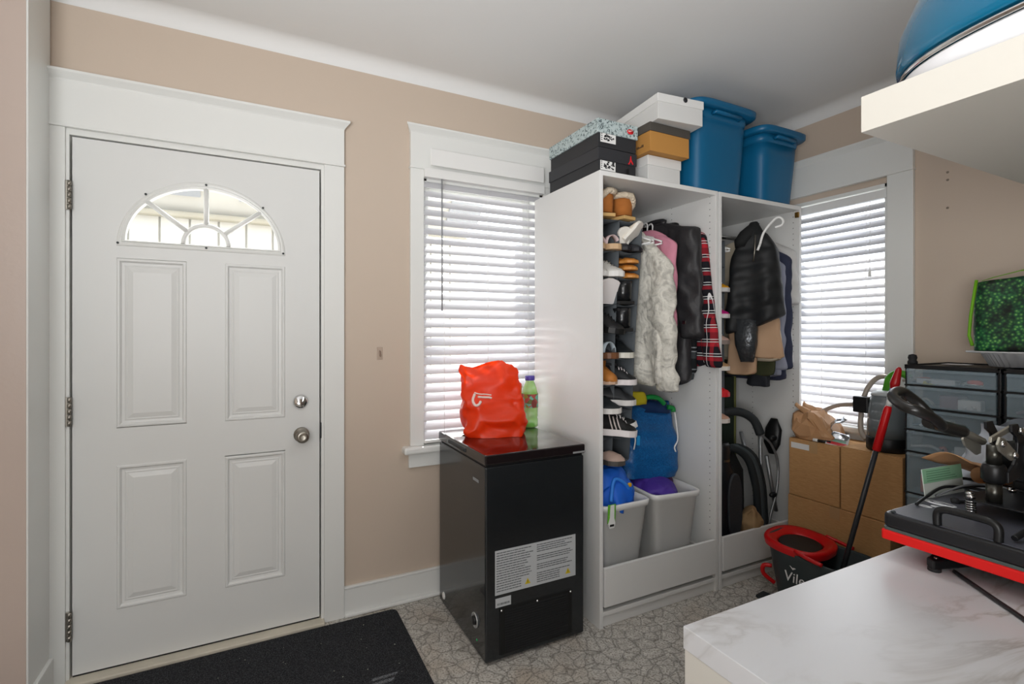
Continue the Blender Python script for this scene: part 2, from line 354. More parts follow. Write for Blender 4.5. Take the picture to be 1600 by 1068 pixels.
B('threshold', mat('threshold_wood', '#c9c2b2', .5, var=(6, .1)), dr, -.016, .882, -.055, .12, 0, .019, bevel=.004)
# slab front face is y=-.004
FY = -.004; slab = MB(); X0, X1, Z0, Z1 = 0., .864, .026, 2.032
pan = [(.132, .360, .240, .792), (.494, .723, .240, .786), (.132, .360, .938, 1.590), (.494, .723, .934, 1.592)]
fx0, fx1, fz0, fzt = .155, .700, 1.662, 1.895      # glass opening (half ellipse)
cx = (fx0+fx1)/2
def sbx(x0, x1, z0, z1): slab.box(x0, x1, FY, .04, z0, z1)
sbx(X0, .132, Z0, 1.60); sbx(.360, .494, Z0, 1.60); sbx(.723, X1, Z0, 1.60)
for a, bb in ((.132, .360), (.494, .723)): sbx(a, bb, Z0, .240); sbx(a, bb, .79, .936); sbx(a, bb, 1.591, 1.60)
sbx(X0, X1, 1.60, fz0)
N = 40
ar = [(cx+(fx1-fx0)/2*math.cos(PI*i/N), fz0+(fzt-fz0)*math.sin(PI*i/N)) for i in range(N+1)]
out = []
for x, z in ar:
    dx, dz = x-cx, z-fz0; k = 1e9
    if dx > 1e-6: k = min(k, (X1-cx)/dx)
    if dx < -1e-6: k = min(k, (X0-cx)/dx)
    if dz > 1e-6: k = min(k, (Z1-fz0)/dz)
    out.append((cx+dx*k, fz0+dz*k))
extra = []
for i in range(N):
    (x0, z0), (x1, z1), (u0, w0), (u1, w1) = ar[i], ar[i+1], out[i], out[i+1]
    for y in (FY, .04): slab.add([(x0, y, z0), (x1, y, z1), (u1, y, w1), (u0, y, w0)], [(0, 1, 2, 3)])
    if abs(u0-u1) > 1e-6 and abs(w0-w1) > 1e-6:
        corner = (X1 if u0 > cx else X0, Z1)
        for y in (FY, .04): slab.add([(u0, y, w0), (u1, y, w1), (corner[0], y, corner[1])], [(0, 1, 2)])
    slab.add([(x0, FY, z0), (x1, FY, z1), (x1, .04, z1), (x0, .04, z0)], [(0, 1, 2, 3)])
slab.build('door_slab', M_door, dr, world=True)
B('bottom_sweep', M_black, dr, .0, .864, -.002, .03, .012, .026)
for x0, x1, z0, z1 in pan:
    st = [(0, 0), (.004, -.004), (.010, -.004), (.016, .005), (.024, .006), (.030, .003), (.034, .004), (.052, -.001)]
    rg = [[(x0+d, FY+h, z0+d), (x1-d, FY+h, z0+d), (x1-d, FY+h, z1-d), (x0+d, FY+h, z1-d)] for d, h in st]
    m = MB(); m.loft(rg, caps=False, smooth=False); d, h = st[-1]
    m.add([(x0+d, FY+h, z0+d), (x1-d, FY+h, z0+d), (x1-d, FY+h, z1-d), (x0+d, FY+h, z1-d)], [(0, 1, 2, 3)]); m.add([(x0, .035, z0), (x1, .035, z0), (x1, .035, z1), (x0, .035, z1)], [(0, 1, 2, 3)])
    m.build('door_panel', M_door, dr, world=True)
# fanlight frame: outer moulding following arch and base
def archpath(k0, kz, base):   # offset outwards
    rx, rz = (fx1-fx0)/2+k0, (fzt-fz0)+kz
    return [(cx+rx*math.cos(PI*i/N), fz0-base+(rz+base)*math.sin(PI*i/N)) for i in range(N+1)]
lay = [(-.006, -.004, .0), (-.004, -.010, .002), (.004, -.012, .006), (.008, -.008, .010), (.014, -.010, .013), (.020, -.008, .020), (.024, -.004, .024)]
rings = []
for k, y, bs in lay: rings.append([(x, y, z) for x, z in archpath(k, k, bs)])
m = MB(); m.loft(rings, caps=False, closed=True, smooth=False); m.build('light_frame', M_trim, dr, world=True)
mt = M_trim
m = MB().tube([(x, -.002, z) for x, z in arc((cx, fz0), .082, 0, PI, 16, 'xz') for _ in (0,)] if False else [(p[0], -.002, p[2]) for p in arc((cx, fz0), .080, 0, PI, 18, 'xz')], .0095, 8); m.build('muntin', mt, dr, world=True)
for a in (38, 90, 142):
    ca, sa = math.cos(math.radians(a)), math.sin(math.radians(a)); rx, rz = (fx1-fx0)/2, fzt-fz0
    tt = 1/math.sqrt((ca/rx)**2+(sa/rz)**2)
    MB().tube([(cx+ca*.080, -.002, fz0+sa*.080), (cx+ca*tt, -.002, fz0+sa*tt)], .0095, 8).build('muntin', mt, dr, world=True)
# panes between the muntins
def pane(a0, a1, r0, r1f):
    P = []
    for i in range(9):
        a = math.radians(a0+(a1-a0)*i/8); ca, sa = math.cos(a), math.sin(a); tt = 1/math.sqrt((ca/rx)**2+(sa/rz)**2); P.append((cx+ca*tt, fz0+sa*tt))
    for i in range(9):
        a = math.radians(a1+(a0-a1)*i/8); P.append((cx+math.cos(a)*.08, fz0+math.sin(a)*.08))
    MB().prism(P, 'y', .012, .016).build('pane', M_glass, dr, world=True)
for a0, a1 in ((0.5, 38), (38, 90), (90, 142), (142, 179.5)): pane(a0, a1, 0, 0)
MB().prism([(cx+.08*math.cos(PI*i/12), fz0+.08*math.sin(PI*i/12)) for i in range(13)], 'y', .012, .016).build('pane', M_glass, dr, world=True)
for x, z in ((.137, 1.648), (.715, 1.648), (cx, 1.650), (cx, 1.908), (.225, 1.845), (.636, 1.838)):
    MB().lathe([(.0045, 0), (.0045, .003)], 8, T=Matrix.Translation((x, -.010, z)) @ Matrix.Rotation(PI/2, 4, 'X')).build('screw', M_dark, dr, world=True)
for z0, z1 in ((1.757, 1.865), (.957, 1.065), (.164, .272)):
    h = B('hinge', M_steel, dr, -.016, -.004, -.020, -.012, z0, z1, bevel=.001); kn = MB()
    for i in range(5):
        a = z0+(z1-z0)*i/5; kn.lathe([(.0065, .001), (.0065, (z1-z0)/5-.001)], 10, (-.004, -.022, a))
    kn.build('hinge_pin', M_steel, h, world=True)
RX = Matrix.Rotation(PI/2, 4, 'X')
def knob(name, x, z, prof, mm): return MB().lathe(prof, 28, T=Matrix.Translation((x, FY, z)) @ RX).build(name, mm, dr, world=True)
knob('deadbolt', .785, .998, [(.0, 0), (.031, 0), (.031, .006), (.024, .014), (.0, .015)], M_chrome)
B('thumb_turn', M_chrome, dr, .780, .790, -.034, -.015, .980, 1.016, bevel=.004)
k = knob('door_knob', .789, .852, [(.0, 0), (.033, 0), (.033, .004), (.028, .009), (.013, .014), (.011, .034), (.020, .042), (.0275, .054), (.027, .064), (.018, .072), (.012, .070), (0, .070)], M_steel)
B('strike_plate', M_dark, dr, .866, .872, -.016, -.004, .83, .90)
# ---- windows ----
def window(name, T, W_, z0, z1, loc, cut_left=False):
    """local x along the wall (0..W_), y<0 into the room"""
    r = bpy.data.objects.new(name, None); COL.objects.link(r); r['kind'] = 'structure'; r.matrix_world = T
    bb = lambda n, mm, *a, **k: B(n, mm, r, *a, world=False, **k)
    bb('casing', M_trim, -.068, 0.0, -.022, 0, z0, z1+.035, bevel=.003); bb('casing', M_trim, W_, W_+.068 if not cut_left else W_+.115, -.022, 0, z0, z1+.035, bevel=.003)
    xr = W_+.068 if not cut_left else W_+.115
    bb('casing', M_trim, -.068, xr, -.024, 0, z1+.035, z1+.205, bevel=.002); bb('fillet', M_trim, -.072, xr+.004, -.030, 0, z1+.030, z1+.039)
    m = MB(); crown(m, -.068, xr, z1+.205, z1+.240); m.build('crown', M_trim, r)
    bb('window_sill', M_trim, -.105, xr+.035, -.055, .10, z0-.035, z0, bevel=.010); bb('apron', M_trim, -.075, xr+.005, -.020, 0, z0-.105, z0-.035, bevel=.003)
    for x0, x1 in ((0, .02), (W_-.02, W_)): bb('jamb', M_trim, x0, x1, -.0, .15, z0, z1)
    bb('jamb', M_trim, 0, W_, 0, .15, z1-.02, z1)
    zm = (z0+z1)/2
    for za, zb, y in ((z0, zm+.02, .085), (zm-.02, z1-.02, .115)):
        s = MB(); s.box(.02, .065, y, y+.03, za, zb).box(W_-.065, W_-.02, y, y+.03, za, zb).box(.065, W_-.065, y, y+.03, za, za+.05).box(.065, W_-.065, y, y+.03, zb-.04, zb)
        sh = s.build('sash', M_trim, r, bevel=.002); MB().box(.065, W_-.065, y+.013, y+.017, za+.05, zb-.04).build('pane', M_glass, sh)
    return r
window('window_1', Matrix.Translation((V0, 0, 0)), V1-V0, VZ0, VZ1, None)
# wall_right: local x -> world -y, local y(<0 into room) -> world -x ... into room
TR = Matrix.Translation((WX, R1, 0)) @ Matrix.Rotation(-PI/2, 4, 'Z')
window('window_2', TR, R1-R0, RZ0, RZ1, None, True)
# ---- venetian blinds ----
def blind(label, T, x0, x1, z0, z1, pitch, yb, wand, valance):
    r = thing('venetian_blind', label, 'blind'); r.matrix_world = T
    sl = MB(); n = 5; tilt = math.radians(48); hw = .0255
    top = []; bot = []
    for i in range(n+1):
        t = -1+2*i/n; a = t*hw; crown_ = .003*(1-t*t)
        y = -a*math.cos(tilt)-crown_*math.sin(tilt); z = -a*math.sin(tilt)*-1*-1+crown_*math.cos(tilt)
        top.append((y, z)); bot.append((y+.0026*math.sin(tilt), z-.0026*math.cos(tilt)))
    sl.prism(top+bot[::-1], 'x', x0, x1); me = sl.mesh('slat', M_blind)
    k = int((z1-.055-z0)/pitch)
    for i in range(k+1):
        o = bpy.data.objects.new('slat', me); COL.objects.link(o); o.parent = r; o.location = (random.uniform(-.001, .001), yb, z1-.075-i*pitch); o.rotation_euler = (random.uniform(-.03, .03), 0, 0)
        if i > k*.78: o.rotation_euler = (random.uniform(-.07, .07), random.uniform(-.005, .005), 0)
    zb = z1-.075-k*pitch-.03
    B('headrail', M_white, r, x0, x1, yb-.025, yb+.025, z1-.045, z1, world=False); B('bottom_rail', M_white, r, x0, x1, yb-.024, yb+.024, zb-.008, zb+.008, world=False, bevel=.004)
    for f in (.15, .5, .85) if x1-x0 > .6 else (.2, .8):
        x = x0+(x1-x0)*f; c = MB(); c.tube([(x, yb-.016, z1-.05), (x, yb-.020, zb)], .0009, 5); c.tube([(x+.006, yb+.018, z1-.05), (x+.006, yb+.020, zb)], .0009, 5); c.build('ladder_cord', M_white, r)
    if wand: MB().tube([(x0+.085, yb-.034, z1-.05), (x0+.085, yb-.036, z1-.70)], .0036, 8).build('tilt_wand', mat('clear_wand', '#8c8e92', .2), r)
    else: MB().tube([(x1-.075, yb-.030, z1-.05), (x1-.075, yb-.032, 1.63)], .0012, 5).lathe([(.004, 0), (.009, -.02), (.007, -.035)], 8, (x1-.075, yb-.032, 1.635)).build('pull_cord', M_white, r)
    if valance: B('valance', M_white, r, valance[0], valance[1], yb-.052, yb-.045, valance[2], valance[3], world=False, bevel=.004)
    return r
blind('white venetian blind over the window behind the black freezer', Matrix.Translation((V0, 0, 0)), -.002, V1-V0-.005, .775, 2.112, .0458, -.012, True, (.02, .66, 2.118, 2.20))
blind('white venetian blind on the window right of the open wardrobes', TR, .01, R1-R0-.008, .83, 2.045, .0458, .018, False, None)
# ---- outside: pale neighbouring house seen through the fanlight ----
hs = thing('neighbouring_house', 'pale sided house with panelled soffit seen through the fanlight', 'house', (.4, 2.2, 0))
M_side = mat('pale_siding', '#b9b7ae', .8)
B('wall', M_side, hs, -2.4, 2.6, 2.6, 2.7, 0, 2.33)
for i in range(24): x = -2.4+i*.21; B('siding_board', M_side, hs, x, x+.195, 2.575, 2.60, 0, 2.30, bevel=.004)
B('gutter', mat('gutter', '#9b9583', .6), hs, -2.4, 2.6, 2.50, 2.60, 2.26, 2.31, bevel=.02)
MB().prism([(2.62, 2.30), (1.95, 2.99), (1.95, 3.03), (2.62, 2.34)], 'x', -2.4, 2.6).build('awning', M_side, hs, world=True)
for i in range(8):
    x = -2.0+i*.62; MB().prism([(2.47, 2.435), (2.05, 2.865), (2.04, 2.855), (2.46, 2.425)], 'x', x, x+.34).build('awning_panel', mat('soffit_vent', '#8d9094', .7), hs, world=True)
tag(B('yard_ground', mat('sunlit_ground', '#c9c4ba', .9), None, -6, 9, .2, 7, -.45, -.4, world=False), kind='structure')
# ---- small wall fittings ----
MB().box(-.014, .014, -.003, 0, -.03, .03).build('adhesive_hook', mat('clear_plastic_hook', '#b7a596', .2), None, bevel=.002, loc=(1.133, 0, 1.205))
hk = bpy.data.objects['adhesive_hook']; tag(hk, 'small clear adhesive hook on the beige wall between door and window', 'hook')
MB().tube([(0, -.003, .012), (0, -.012, .008), (0, -.012, -.012), (0, -.018, -.014), (0, -.020, -.004)], .0026, 6).build('hook_arm', mat('hook_arm', '#8e7868', .3), hk)
for i, z in enumerate((2.056, 2.020, 1.889)):
    o = MB().lathe([(.0, .0005), (.006, .001), (.006, -.004), (0, -.004)], 8, T=Matrix.Rotation(-PI/2, 4, 'Y')).build('wall_anchor', mat('old_anchor', '#8c8074', .7), None, loc=(WX, -1.245, z)); tag(o, ('highest', 'middle', 'lowest')[i]+' of three old wall anchors in beige wall right of window', 'anchor', 'old wall anchors')
# ---------------- doormat ----------------
m = MB(); P = []
for (x, y, a0) in ((1.165, -.095, 0), (-.28, -.095, 90), (-.28, -.80, 180), (1.165, -.80, 270)):
    for i in range(5): a = math.radians(a0+i*22.5); P.append((x+.03*math.cos(a), y+.03*math.sin(a)))
m.prism(P, 'z', 0, .012)
o = m.build('doormat', M_mat, None, bevel=.003, world=True, loc=(.45, -.45, .0005)); tag(o, 'dark charcoal pile doormat with lint specks in front of the white door', 'doormat')
lm = mat('lint', '#cfd0bd', .9); li = MB()
for i in range(46):
    x, y = random.uniform(.15, 1.15), random.uniform(-.75, -.12); a = random.uniform(0, 3); s = random.uniform(.001, .003)
    li.add([(x-.45-s*math.cos(a), y+.45-s*math.sin(a), .013), (x-.45+s, y+.45, .0145), (x-.45+s*.3, y+.45+s, .013), (x-.45-s, y+.45+s*.6, .0142)], [(0, 1, 2, 3)])
tag(li.build('lint', lm, o), kind='stuff')
# ---------------- chest freezer ----------------
fx0_, fx1_, fy0_, fy1_ = 1.405, 1.869, -.625, -.075
m, nt, b = nodes('freezer_coat', .22, coat=.3); M_frz = m
v = texc(nt); nt.links.new(ramp(nt, noi(nt, v, 2.5, 4), [(.3, '#181a1c'), (.7, '#202427')]), b.inputs['Base Color']); bumpn(nt, b, noi(nt, v, 220, 2), .06)
fz = thing('chest_freezer', 'compact black chest freezer with warning sticker in front of left window', 'freezer', (1.637, -.35, 0))
B('body', M_frz, fz, fx0_, fx1_, fy0_, fy1_, .012, .777, bevel=.006)
for x in (fx0_+.05, fx1_-.05):
    for y in (fy0_+.05, fy1_-.05): B('foot', M_black, fz, x-.018, x+.018, y-.018, y+.018, 0, .013)
B('gasket', M_black, fz, fx0_+.006, fx1_-.006, fy0_+.006, fy1_-.006, .777, .784, bevel=0)
lid = B('lid', mat('freezer_lid', '#1a1416', .1, coat=.4), fz, fx0_-.004, fx1_+.004, fy0_-.006, fy1_+.004, .784, .825, bevel=.007, seg=3)
h = B('handle', M_dark, fz, fx0_-.008, fx0_+.001, -.43, -.22, .796, .812, bevel=.003); B('handle_recess', M_black, h, fx0_-.0095, fx0_-.007, -.415, -.235, .799, .808, bevel=0)
for x in (fx1_-.03,): B('hinge_cover', mat('grey_metal', '#b9bbbd', .35, metal=.6), fz, x-.03, x+.034, fy0_-.0075, fy0_-.005, .789, .797)
st = B('warning_sticker', mat('sticker', '#b9bcbe', .45), fz, 1.446, 1.825, fy0_-.0015, fy0_, .269, .444, bevel=0)
pr = MB(); pk = mat('sticker_ink', '#4d5052', .6)
random.seed(3)
for c0, c1, ks, skip in ((1.452, 1.622, 16, ()), (1.635, 1.818, 18, (4, 8, 12))):
    for i in range(ks):
        if i in skip: continue
        z = .436-i*(.160/ks); e = c1-random.uniform(0, .05); x = c0
        if i > ks-5: e = c0+.11
        while x < e:
            w_ = random.uniform(.006, .02); pr.box(x, min(x+w_, e), fy0_-.0019, fy0_-.0015, z-.0042, z-.0010); x += w_+.002
tag(pr.build('print', pk, st, world=True), kind='stuff')
ye = mat('warning_yellow', '#c9b21b', .5)
for x in (1.592, 1.786):
    t_ = MB().prism([(x-.013, .285), (x+.013, .285), (x, .309)], 'y', fy0_-.0022, fy0_-.0016).build('warning_triangle', ye, st, world=True)
    MB().box(x-.001, x+.001, fy0_-.0026, fy0_-.0022, .291, .301).box(x-.001, x+.001, fy0_-.0026, fy0_-.0022, .287, .289).build('mark', M_black, st, world=True)
st = B('serial_sticker', mat('sticker', '#b9bcbe', .45), fz, 1.448, 1.516, fy0_-.0012, fy0_, .220, .256, bevel=0); pr = MB()
for i in range(16): x = 1.456+i*.0034; pr.box(x, x+random.uniform(.001, .0028), fy0_-.0016, fy0_-.0012, .228, .236)
tag(pr.build('barcode', pk, st, world=True), kind='stuff')
gr = B('grille', mat('grille_black', '#0c0d0d', .6), fz, 1.466, 1.806, fy0_-.003, fy0_, .030, .215, bevel=.001); sm_ = MB()
for i in range(17): z = .038+i*.010; sm_.box(1.49, 1.785, fy0_-.005, fy0_-.003, z, z+.005)
tag(sm_.build('louvres', M_matte, gr, world=True), kind='stuff')
for x in (1.473, 1.636, 1.798): MB().lathe([(0, 0), (.0055, 0), (.004, .003), (0, .004)], 10, T=Matrix.Translation((x, fy0_-.003, .206)) @ RX).build('screw', M_chrome, gr, world=True)
RY = Matrix.Rotation(-PI/2, 4, 'Y')
MB().lathe([(0, 0), (.017, 0), (.015, .004), (0, .005)], 16, T=Matrix.Translation((fx0_, -.141, .055)) @ RY).build('drain_plug', M_white, fz, world=True)
v_ = MB().lathe([(0, 0), (.030, 0), (.030, .005), (.024, .006), (.022, .002), (0, .002)], 22, T=Matrix.Translation((fx0_, -.525, .135)) @ RY).build('control_dial', mat('grey_metal', '#b9bbbd', .35), fz, world=True)
MB().lathe([(0, 0), (.019, 0), (.016, .012), (0, .012)], 14, T=Matrix.Translation((fx0_-.001, -.525, .135)) @ RY).build('knob', M_black, v_, world=True)
MB().lathe([(0, 0), (.005, 0), (0, .003)], 10, T=Matrix.Translation((fx0_, -.54, .062)) @ RY).build('power_light', mat('green_led', '#18d070', .4), fz, world=True)
B('torn_sticker', mat('torn_sticker', '#8b8d8e', .8), fz, fx0_-.001, fx0_, -.56, -.50, .700, .712, bevel=0)
# things on the freezer
def bag_shape(w0, d0, h, seed, tw=.8, peak=0, n=56, rows=30, amp=.018, e=.55, lean=(0, 0)):
    rings = []
    for i in range(rows+1):
        t = i/rows; bulge = 1+.10*math.sin(PI*min(t*1.3, 1)); wf = (1-(1-tw)*t**1.5)*bulge; df = (1-.78*t**1.4)*bulge
        r_ = ring(lean[0]*t*t, lean[1]*t, h*t, w0/2*wf*(.93 if i == 0 else 1), d0/2*df, n, e)
        if t > .6: r_ = [(x, y, z+(t-.6)*2.5*peak*(noise.noise((x*16+seed, 3.1, seed))+.35*math.cos(x/w0*5))) for x, y, z in r_]
        rings.append(r_)
    m = MB(); m.loft(rings, caps=False); n0 = len(m.v); m.add(rings[0], [tuple(range(n))[::-1]])
    base = [p[2] for p in m.v]
    m.wrinkle(amp, 11, seed, (1, 1, 1.6)); m.crease(amp*.55, 13, seed+2, (1, 1, 1.3)); m.wrinkle(amp*.35, 34, seed+4)
    m.v = [(x, y, max(z, 0) if b_ > .004 else 0) for (x, y, z), b_ in zip(m.v, base)]; return m
ob = thing('carrier_bag', 'crumpled orange plastic carrier bag standing on the black freezer', 'bag', (1.612, -.27, .826), rz=-.34)
bs = bag_shape(.265, .17, .325, 5, .97, .030, lean=(-.035, 0), amp=.022, e=.45); bo = bs.build('bag_body', M_orange, ob, sub=1)
def on_front(bo, pts, w, m, name, parent, rr=.002):   # strip laid on bag front (-y side)
    dg = bpy.context.evaluated_depsgraph_get(); dg.update(); P = []
    for x, z in pts:
        hit, loc, nrm, _ = bo.ray_cast(Vector((x, -.6, z)), Vector((0, 1, 0)))
        P.append((x, (loc.y-.0015) if hit else -.08, z))
    return MB().tube(smooth_path(P, 4), w, 6).build(name, m, parent)
sw = mat('bag_print_white', '#e8cfc6', .5)
on_front(bo, [(-.098, .198), (-.108, .172), (-.098, .150), (-.082, .152), (-.072, .166)], .0065, sw, 'swirl_logo', bo)
on_front(bo, [(-.10, .205), (-.08, .198), (-.05, .196), (-.022, .192)], .003, sw, 'printed_line', bo)
on_front(bo, [(-.085, .186), (-.06, .183), (-.03, .181), (-.022, .177)], .0055, sw, 'printed_line', bo)
# juice bottle
bt = thing('juice_bottle', 'clear green plastic bottle with purple cap on the freezer', 'bottle', (1.853, -.175, .826))
M_gb = mat('green_clear_plastic', '#9fdc70', .12, alpha=.55, spec=.6)
MB().lathe([(0, 0), (.036, 0), (.042, .006), (.041, .04), (.038, .048), (.041, .056), (.041, .10), (.0415, .105), (.0415, .165), (.040, .172), (.034, .20), (.025, .222), (.022, .228), (.022, .240)], 28).build('bottle_body', M_gb, bt)
MB().lathe([(.024, .236), (.025, .238), (.025, .256), (.022, .259), (0, .259)], 24).build('cap', mat('purple_cap', '#4a3f9a', .4), bt)
MB().lathe([(0, .003), (.030, .003), (.022, .016), (0, .022)], 20).build('bottle_foot', mat('green_base', '#1fae33', .3), bt)
m, nt, b = nodes('bottle_label_print', .5); v = texc(nt); vo = nt.nodes.new('ShaderNodeTexVoronoi'); vo.inputs['Scale'].default_value = 42; nt.links.new(v, vo.inputs['Vector'])
nt.links.new(ramp(nt, vo.outputs['Color'], [(0, '#7d3a34'), (.35, '#8d8f3c'), (.5, '#5d6a35'), (.62, '#69b39c'), (.8, '#a8524a')], 'CONSTANT'), b.inputs['Base Color'])
MB().lathe([(.0422, .100), (.0422, .168)], 28, caps=False).build('bottle_label', m, bt)
pk_ = thing('snack_pouch', 'small blue and yellow pouch behind the orange bag', 'pouch', (1.795, -.115, .826), rz=-.3)
bag_shape(.085, .045, .20, 9, .85, .0, n=20, rows=10, amp=.006).build('pouch', mat('pouch_yellow', '#d8b416', .3), pk_)
MB().lathe([(.028, 0), (.030, .02), (.026, .048), (.01, .055)], 16, (0, -.004, .150), sy=.7).build('pouch_top', mat('pouch_blue', '#2a36b4', .35), pk_); MB().lathe([(.04, .0), (.046, .02), (.043, .04)], 16, (0, -.002, .03), sy=.55).build('pouch_band', mat('pouch_blue', '#2a36b4', .35), pk_)
wr = thing('snack_wrapper', 'small yellow and black wrapper lying at the left foot of orange bag', 'wrapper', (1.545, -.18, .8262), rz=.5)
MB().grid(lambda u, v: ((u-.5)*.095, (v-.5)*.04, .006+.008*math.sin(u*9)*math.sin(v*3)+.004), 10, 5).wrinkle(.006, 40, 3).build('wrapper', mat('wrapper_yellow', '#c9a51d', .3), wr, solid=.001)
MB().grid(lambda u, v: (-.045-(u)*.03, (v-.5)*.03, .004+.003*math.sin(u*7)), 5, 3).build('wrapper_end', M_black, wr, solid=.001)
# ---------------- wardrobes ----------------
WF, WB, WH = -.628, -.05, 2.018; PT = .018
def wardrobe(label, x0, x1, fx):
    r = thing('open_wardrobe', label, 'wardrobe', ((x0+x1)/2, (WF+WB)/2, 0), group=None)
    L = M_lam
    B('side_panel', L, r, x0, x0+PT, WF, WB, 0, WH); B('side_panel', L, r, x1-PT, x1, WF, WB, 0, WH)
    B('top_panel', L, r, x0+PT, x1-PT, WF, WB, WH-.022, WH); B('base_panel', L, r, x0+PT, x1-PT, WF+.002, WB, .052, .070)
    B('back_panel', M_laminner, r, x0+PT, x1-PT, WB-.008, WB-.002, .07, WH-.022, bevel=0); B('plinth', L, r, x0+PT, x1-PT, WF+.014, WF+.030, 0, .052)
    # drawer, pulled slightly proud
    B('drawer_front', M_lam, r, x0+PT+.006, x1-PT-.004, WF-.004, WF+.012, .092, .264, bevel=.002)
    d = B('drawer_box', M_laminner, r, x0+PT+.014, x0+PT+.026, WF+.012, WB-.06, .098, .205)
    MB().box(x1-PT-.026, x1-PT-.014, WF+.012, WB-.06, .098, .205).box(x0+PT+.026, x1-PT-.026, WF+.012, WB-.06, .098, .108).box(x0+PT+.014, x1-PT-.014, WB-.072, WB-.06, .098, .205).build('drawer_tray', M_laminner, r, world=True)
    for x in (x0+PT, x1-PT): B('drawer_runner', M_steel, r, x-.013 if x > x0+.1 else x, x if x > x0+.1 else x+.013, WF+.02, WB-.08, .078, .092, bevel=0)
    rl = MB().tube([(x0+PT, -.32, 1.875), (x1-PT, -.32, 1.875)], .0125, 12).build('clothes_rail', M_chrome, r, world=True)
    # shelf-pin holes
    hm = MB()
    for xs in (x0+PT, x1-PT):
        s = 1 if xs < (x0+x1)/2 else -1
        for yy in (WF+.037, WF+.30):
            for i in range(54): z = .30+i*.032; hm.box(xs, xs+s*.0006, yy-.0022, yy+.0022, z-.0022, z+.0022)
    tag(hm.build('pin_holes', mat('pin_hole', '#55534f', .9), r, world=True), kind='stuff')
    return r
wa = wardrobe('taller-looking left open white wardrobe with camo jacket and shoe organiser', 1.952, 2.690, 0)
wa['label'] = 'left open white wardrobe holding shoe pockets, jackets and two white bins'
wb = wardrobe('', 2.698, 3.36, 0); wb['label'] = 'right open white wardrobe holding the black vest and folded stroller'
B('hinge_bracket', M_brass, wb, 3.328, 3.341, WF-.001, WF+.02, 1.955, 1.985, bevel=.002)
# ---------------- boxes and tubs on top ----------------
def cardbox(name, label, loc, rz, w, d, h, lidh, mb, ml, group=None, over=.004, lidm=None):
    r = thing(name, label, 'box', loc, rz, group)
    MB().box(0, w, 0, d, 0, h).build('box_body', mb, r, bevel=.0015)
    if lidh: MB().box(-over, w+over, -over, d+over, h-lidh, h+over).build('lid', ml, r, bevel=.002)
    return r
TZ = WH+.001; M_bk = mat('black_card', '#27282b', .55); M_wc = mat('white_card', '#d4d4d2', .6)
M_logo = mat('logo_red', '#d8232c', .5); M_lab = mat('label_paper', '#e4e4e2', .6)
def sizelabel(r, x, z, w, h, seed):
    s = B('size_label', M_lab, r, x, x+w, -.0062, -.0048, z, z+h, bevel=0, world=False); random.seed(seed); p = MB()
    for i in range(22):
        a, c = random.uniform(.2, .85)*w, random.uniform(.1, .85)*h; p.box(x+a, x+a+random.uniform(.004, .015), -.0066, -.0062, z+c, z+c+random.uniform(.003, .008))
    for i in range(4): p.box(x+.004, x+.010, -.0066, -.0062, z+.008+i*.009, z+.012+i*.009)
    tag(p.build('print', M_bk, s), kind='stuff')
b2 = cardbox('shoe_box', 'black shoe box lying directly on left wardrobe, lowest of the black boxes', (1.962, -.605, TZ), .02, .215, .40, .105, .052, M_bk, mat('black_card_lid', '#2d2e32', .5))
sizelabel(b2, .006, .008, .085, .042, 4); B('logo_patch', M_black, b2, .155, .172, -.006, -.0045, .012, .034, world=False)
b1 = cardbox('shoe_box', 'black shoe box with a speckled pale grey lid, top of the black pair', (1.958, -.608, TZ+.110), .0, .215, .40, .118, .056, M_bk, M_speck, over=.006)
sizelabel(b1, .008, .020, .085, .040, 8)
# figure emblem (jumping figure) on the lower box lid
pf = [(0, .004), (.006, .008), (.010, .016), (.013, .028), (.015, .040), (.0175, .040), (.0185, .028), (.021, .020), (.027, .012), (.031, .004), (.027, .002), (.021, .010), (.016, .015), (.012, .010), (.009, .002), (.004, 0)]
MB().prism([(x+.165, z+.055) for x, z in pf], 'y', -.0068, -.0045).build('logo_figure', M_logo, b2)
MB().lathe([(0, 0), (.019, 0), (.019, .0018), (0, .0018)], 20, sx=1, sy=.62, T=Matrix.Translation((.176, -.006, .092)) @ RX).build('logo_oval', M_logo, b1)
MB().prism([(.160, .095), (.168, .090), (.176, .092), (.192, .101), (.176, .097), (.166, .0965)], 'y', -.0086, -.0078).build('logo_swoosh', mat('swoosh_pale', '#e9b9b2', .5), b1)
w1 = cardbox('shoe_box', 'white shoe box with lid at bottom of brown and white pile', (2.262, -.618, TZ), -.0, .205, .34, .118, .042, M_wc, mat('white_card_lid', '#dededc', .55)); w1.location = (2.252, -.60, TZ); w1.rotation_euler.z = .0
br = cardbox('shoe_box', 'tan shoe box with a dark grey lid between two white boxes', (2.225, -.645, TZ+.124), .0, .245, .38, .128, .036, M_tan, mat('grey_card_lid', '#4a4641', .6))
for k, (x, z) in enumerate(((-.0046, .03),)):
    p = MB(); random.seed(2)
    for i in range(6): p.box(-.0006, 0, .045+i*.008, .050+i*.008, .03, .036+random.uniform(0, .006))
    tag(p.build('print', M_bk, br), kind='stuff')
w2_ = cardbox('shoe_box', 'large white shoe box on top of the tan one, tallest in its pile', (2.235, -.685, TZ+.258), -.10, .255, .44, .112, .034, M_wc, mat('white_card_lid', '#dededc', .55))
MB().lathe([(0, 0), (.012, 0), (.012, .002), (0, .002)], 14, T=Matrix.Translation((.15, -.0045, .105)) @ RX).build('finger_hole', M_bk, w2_)
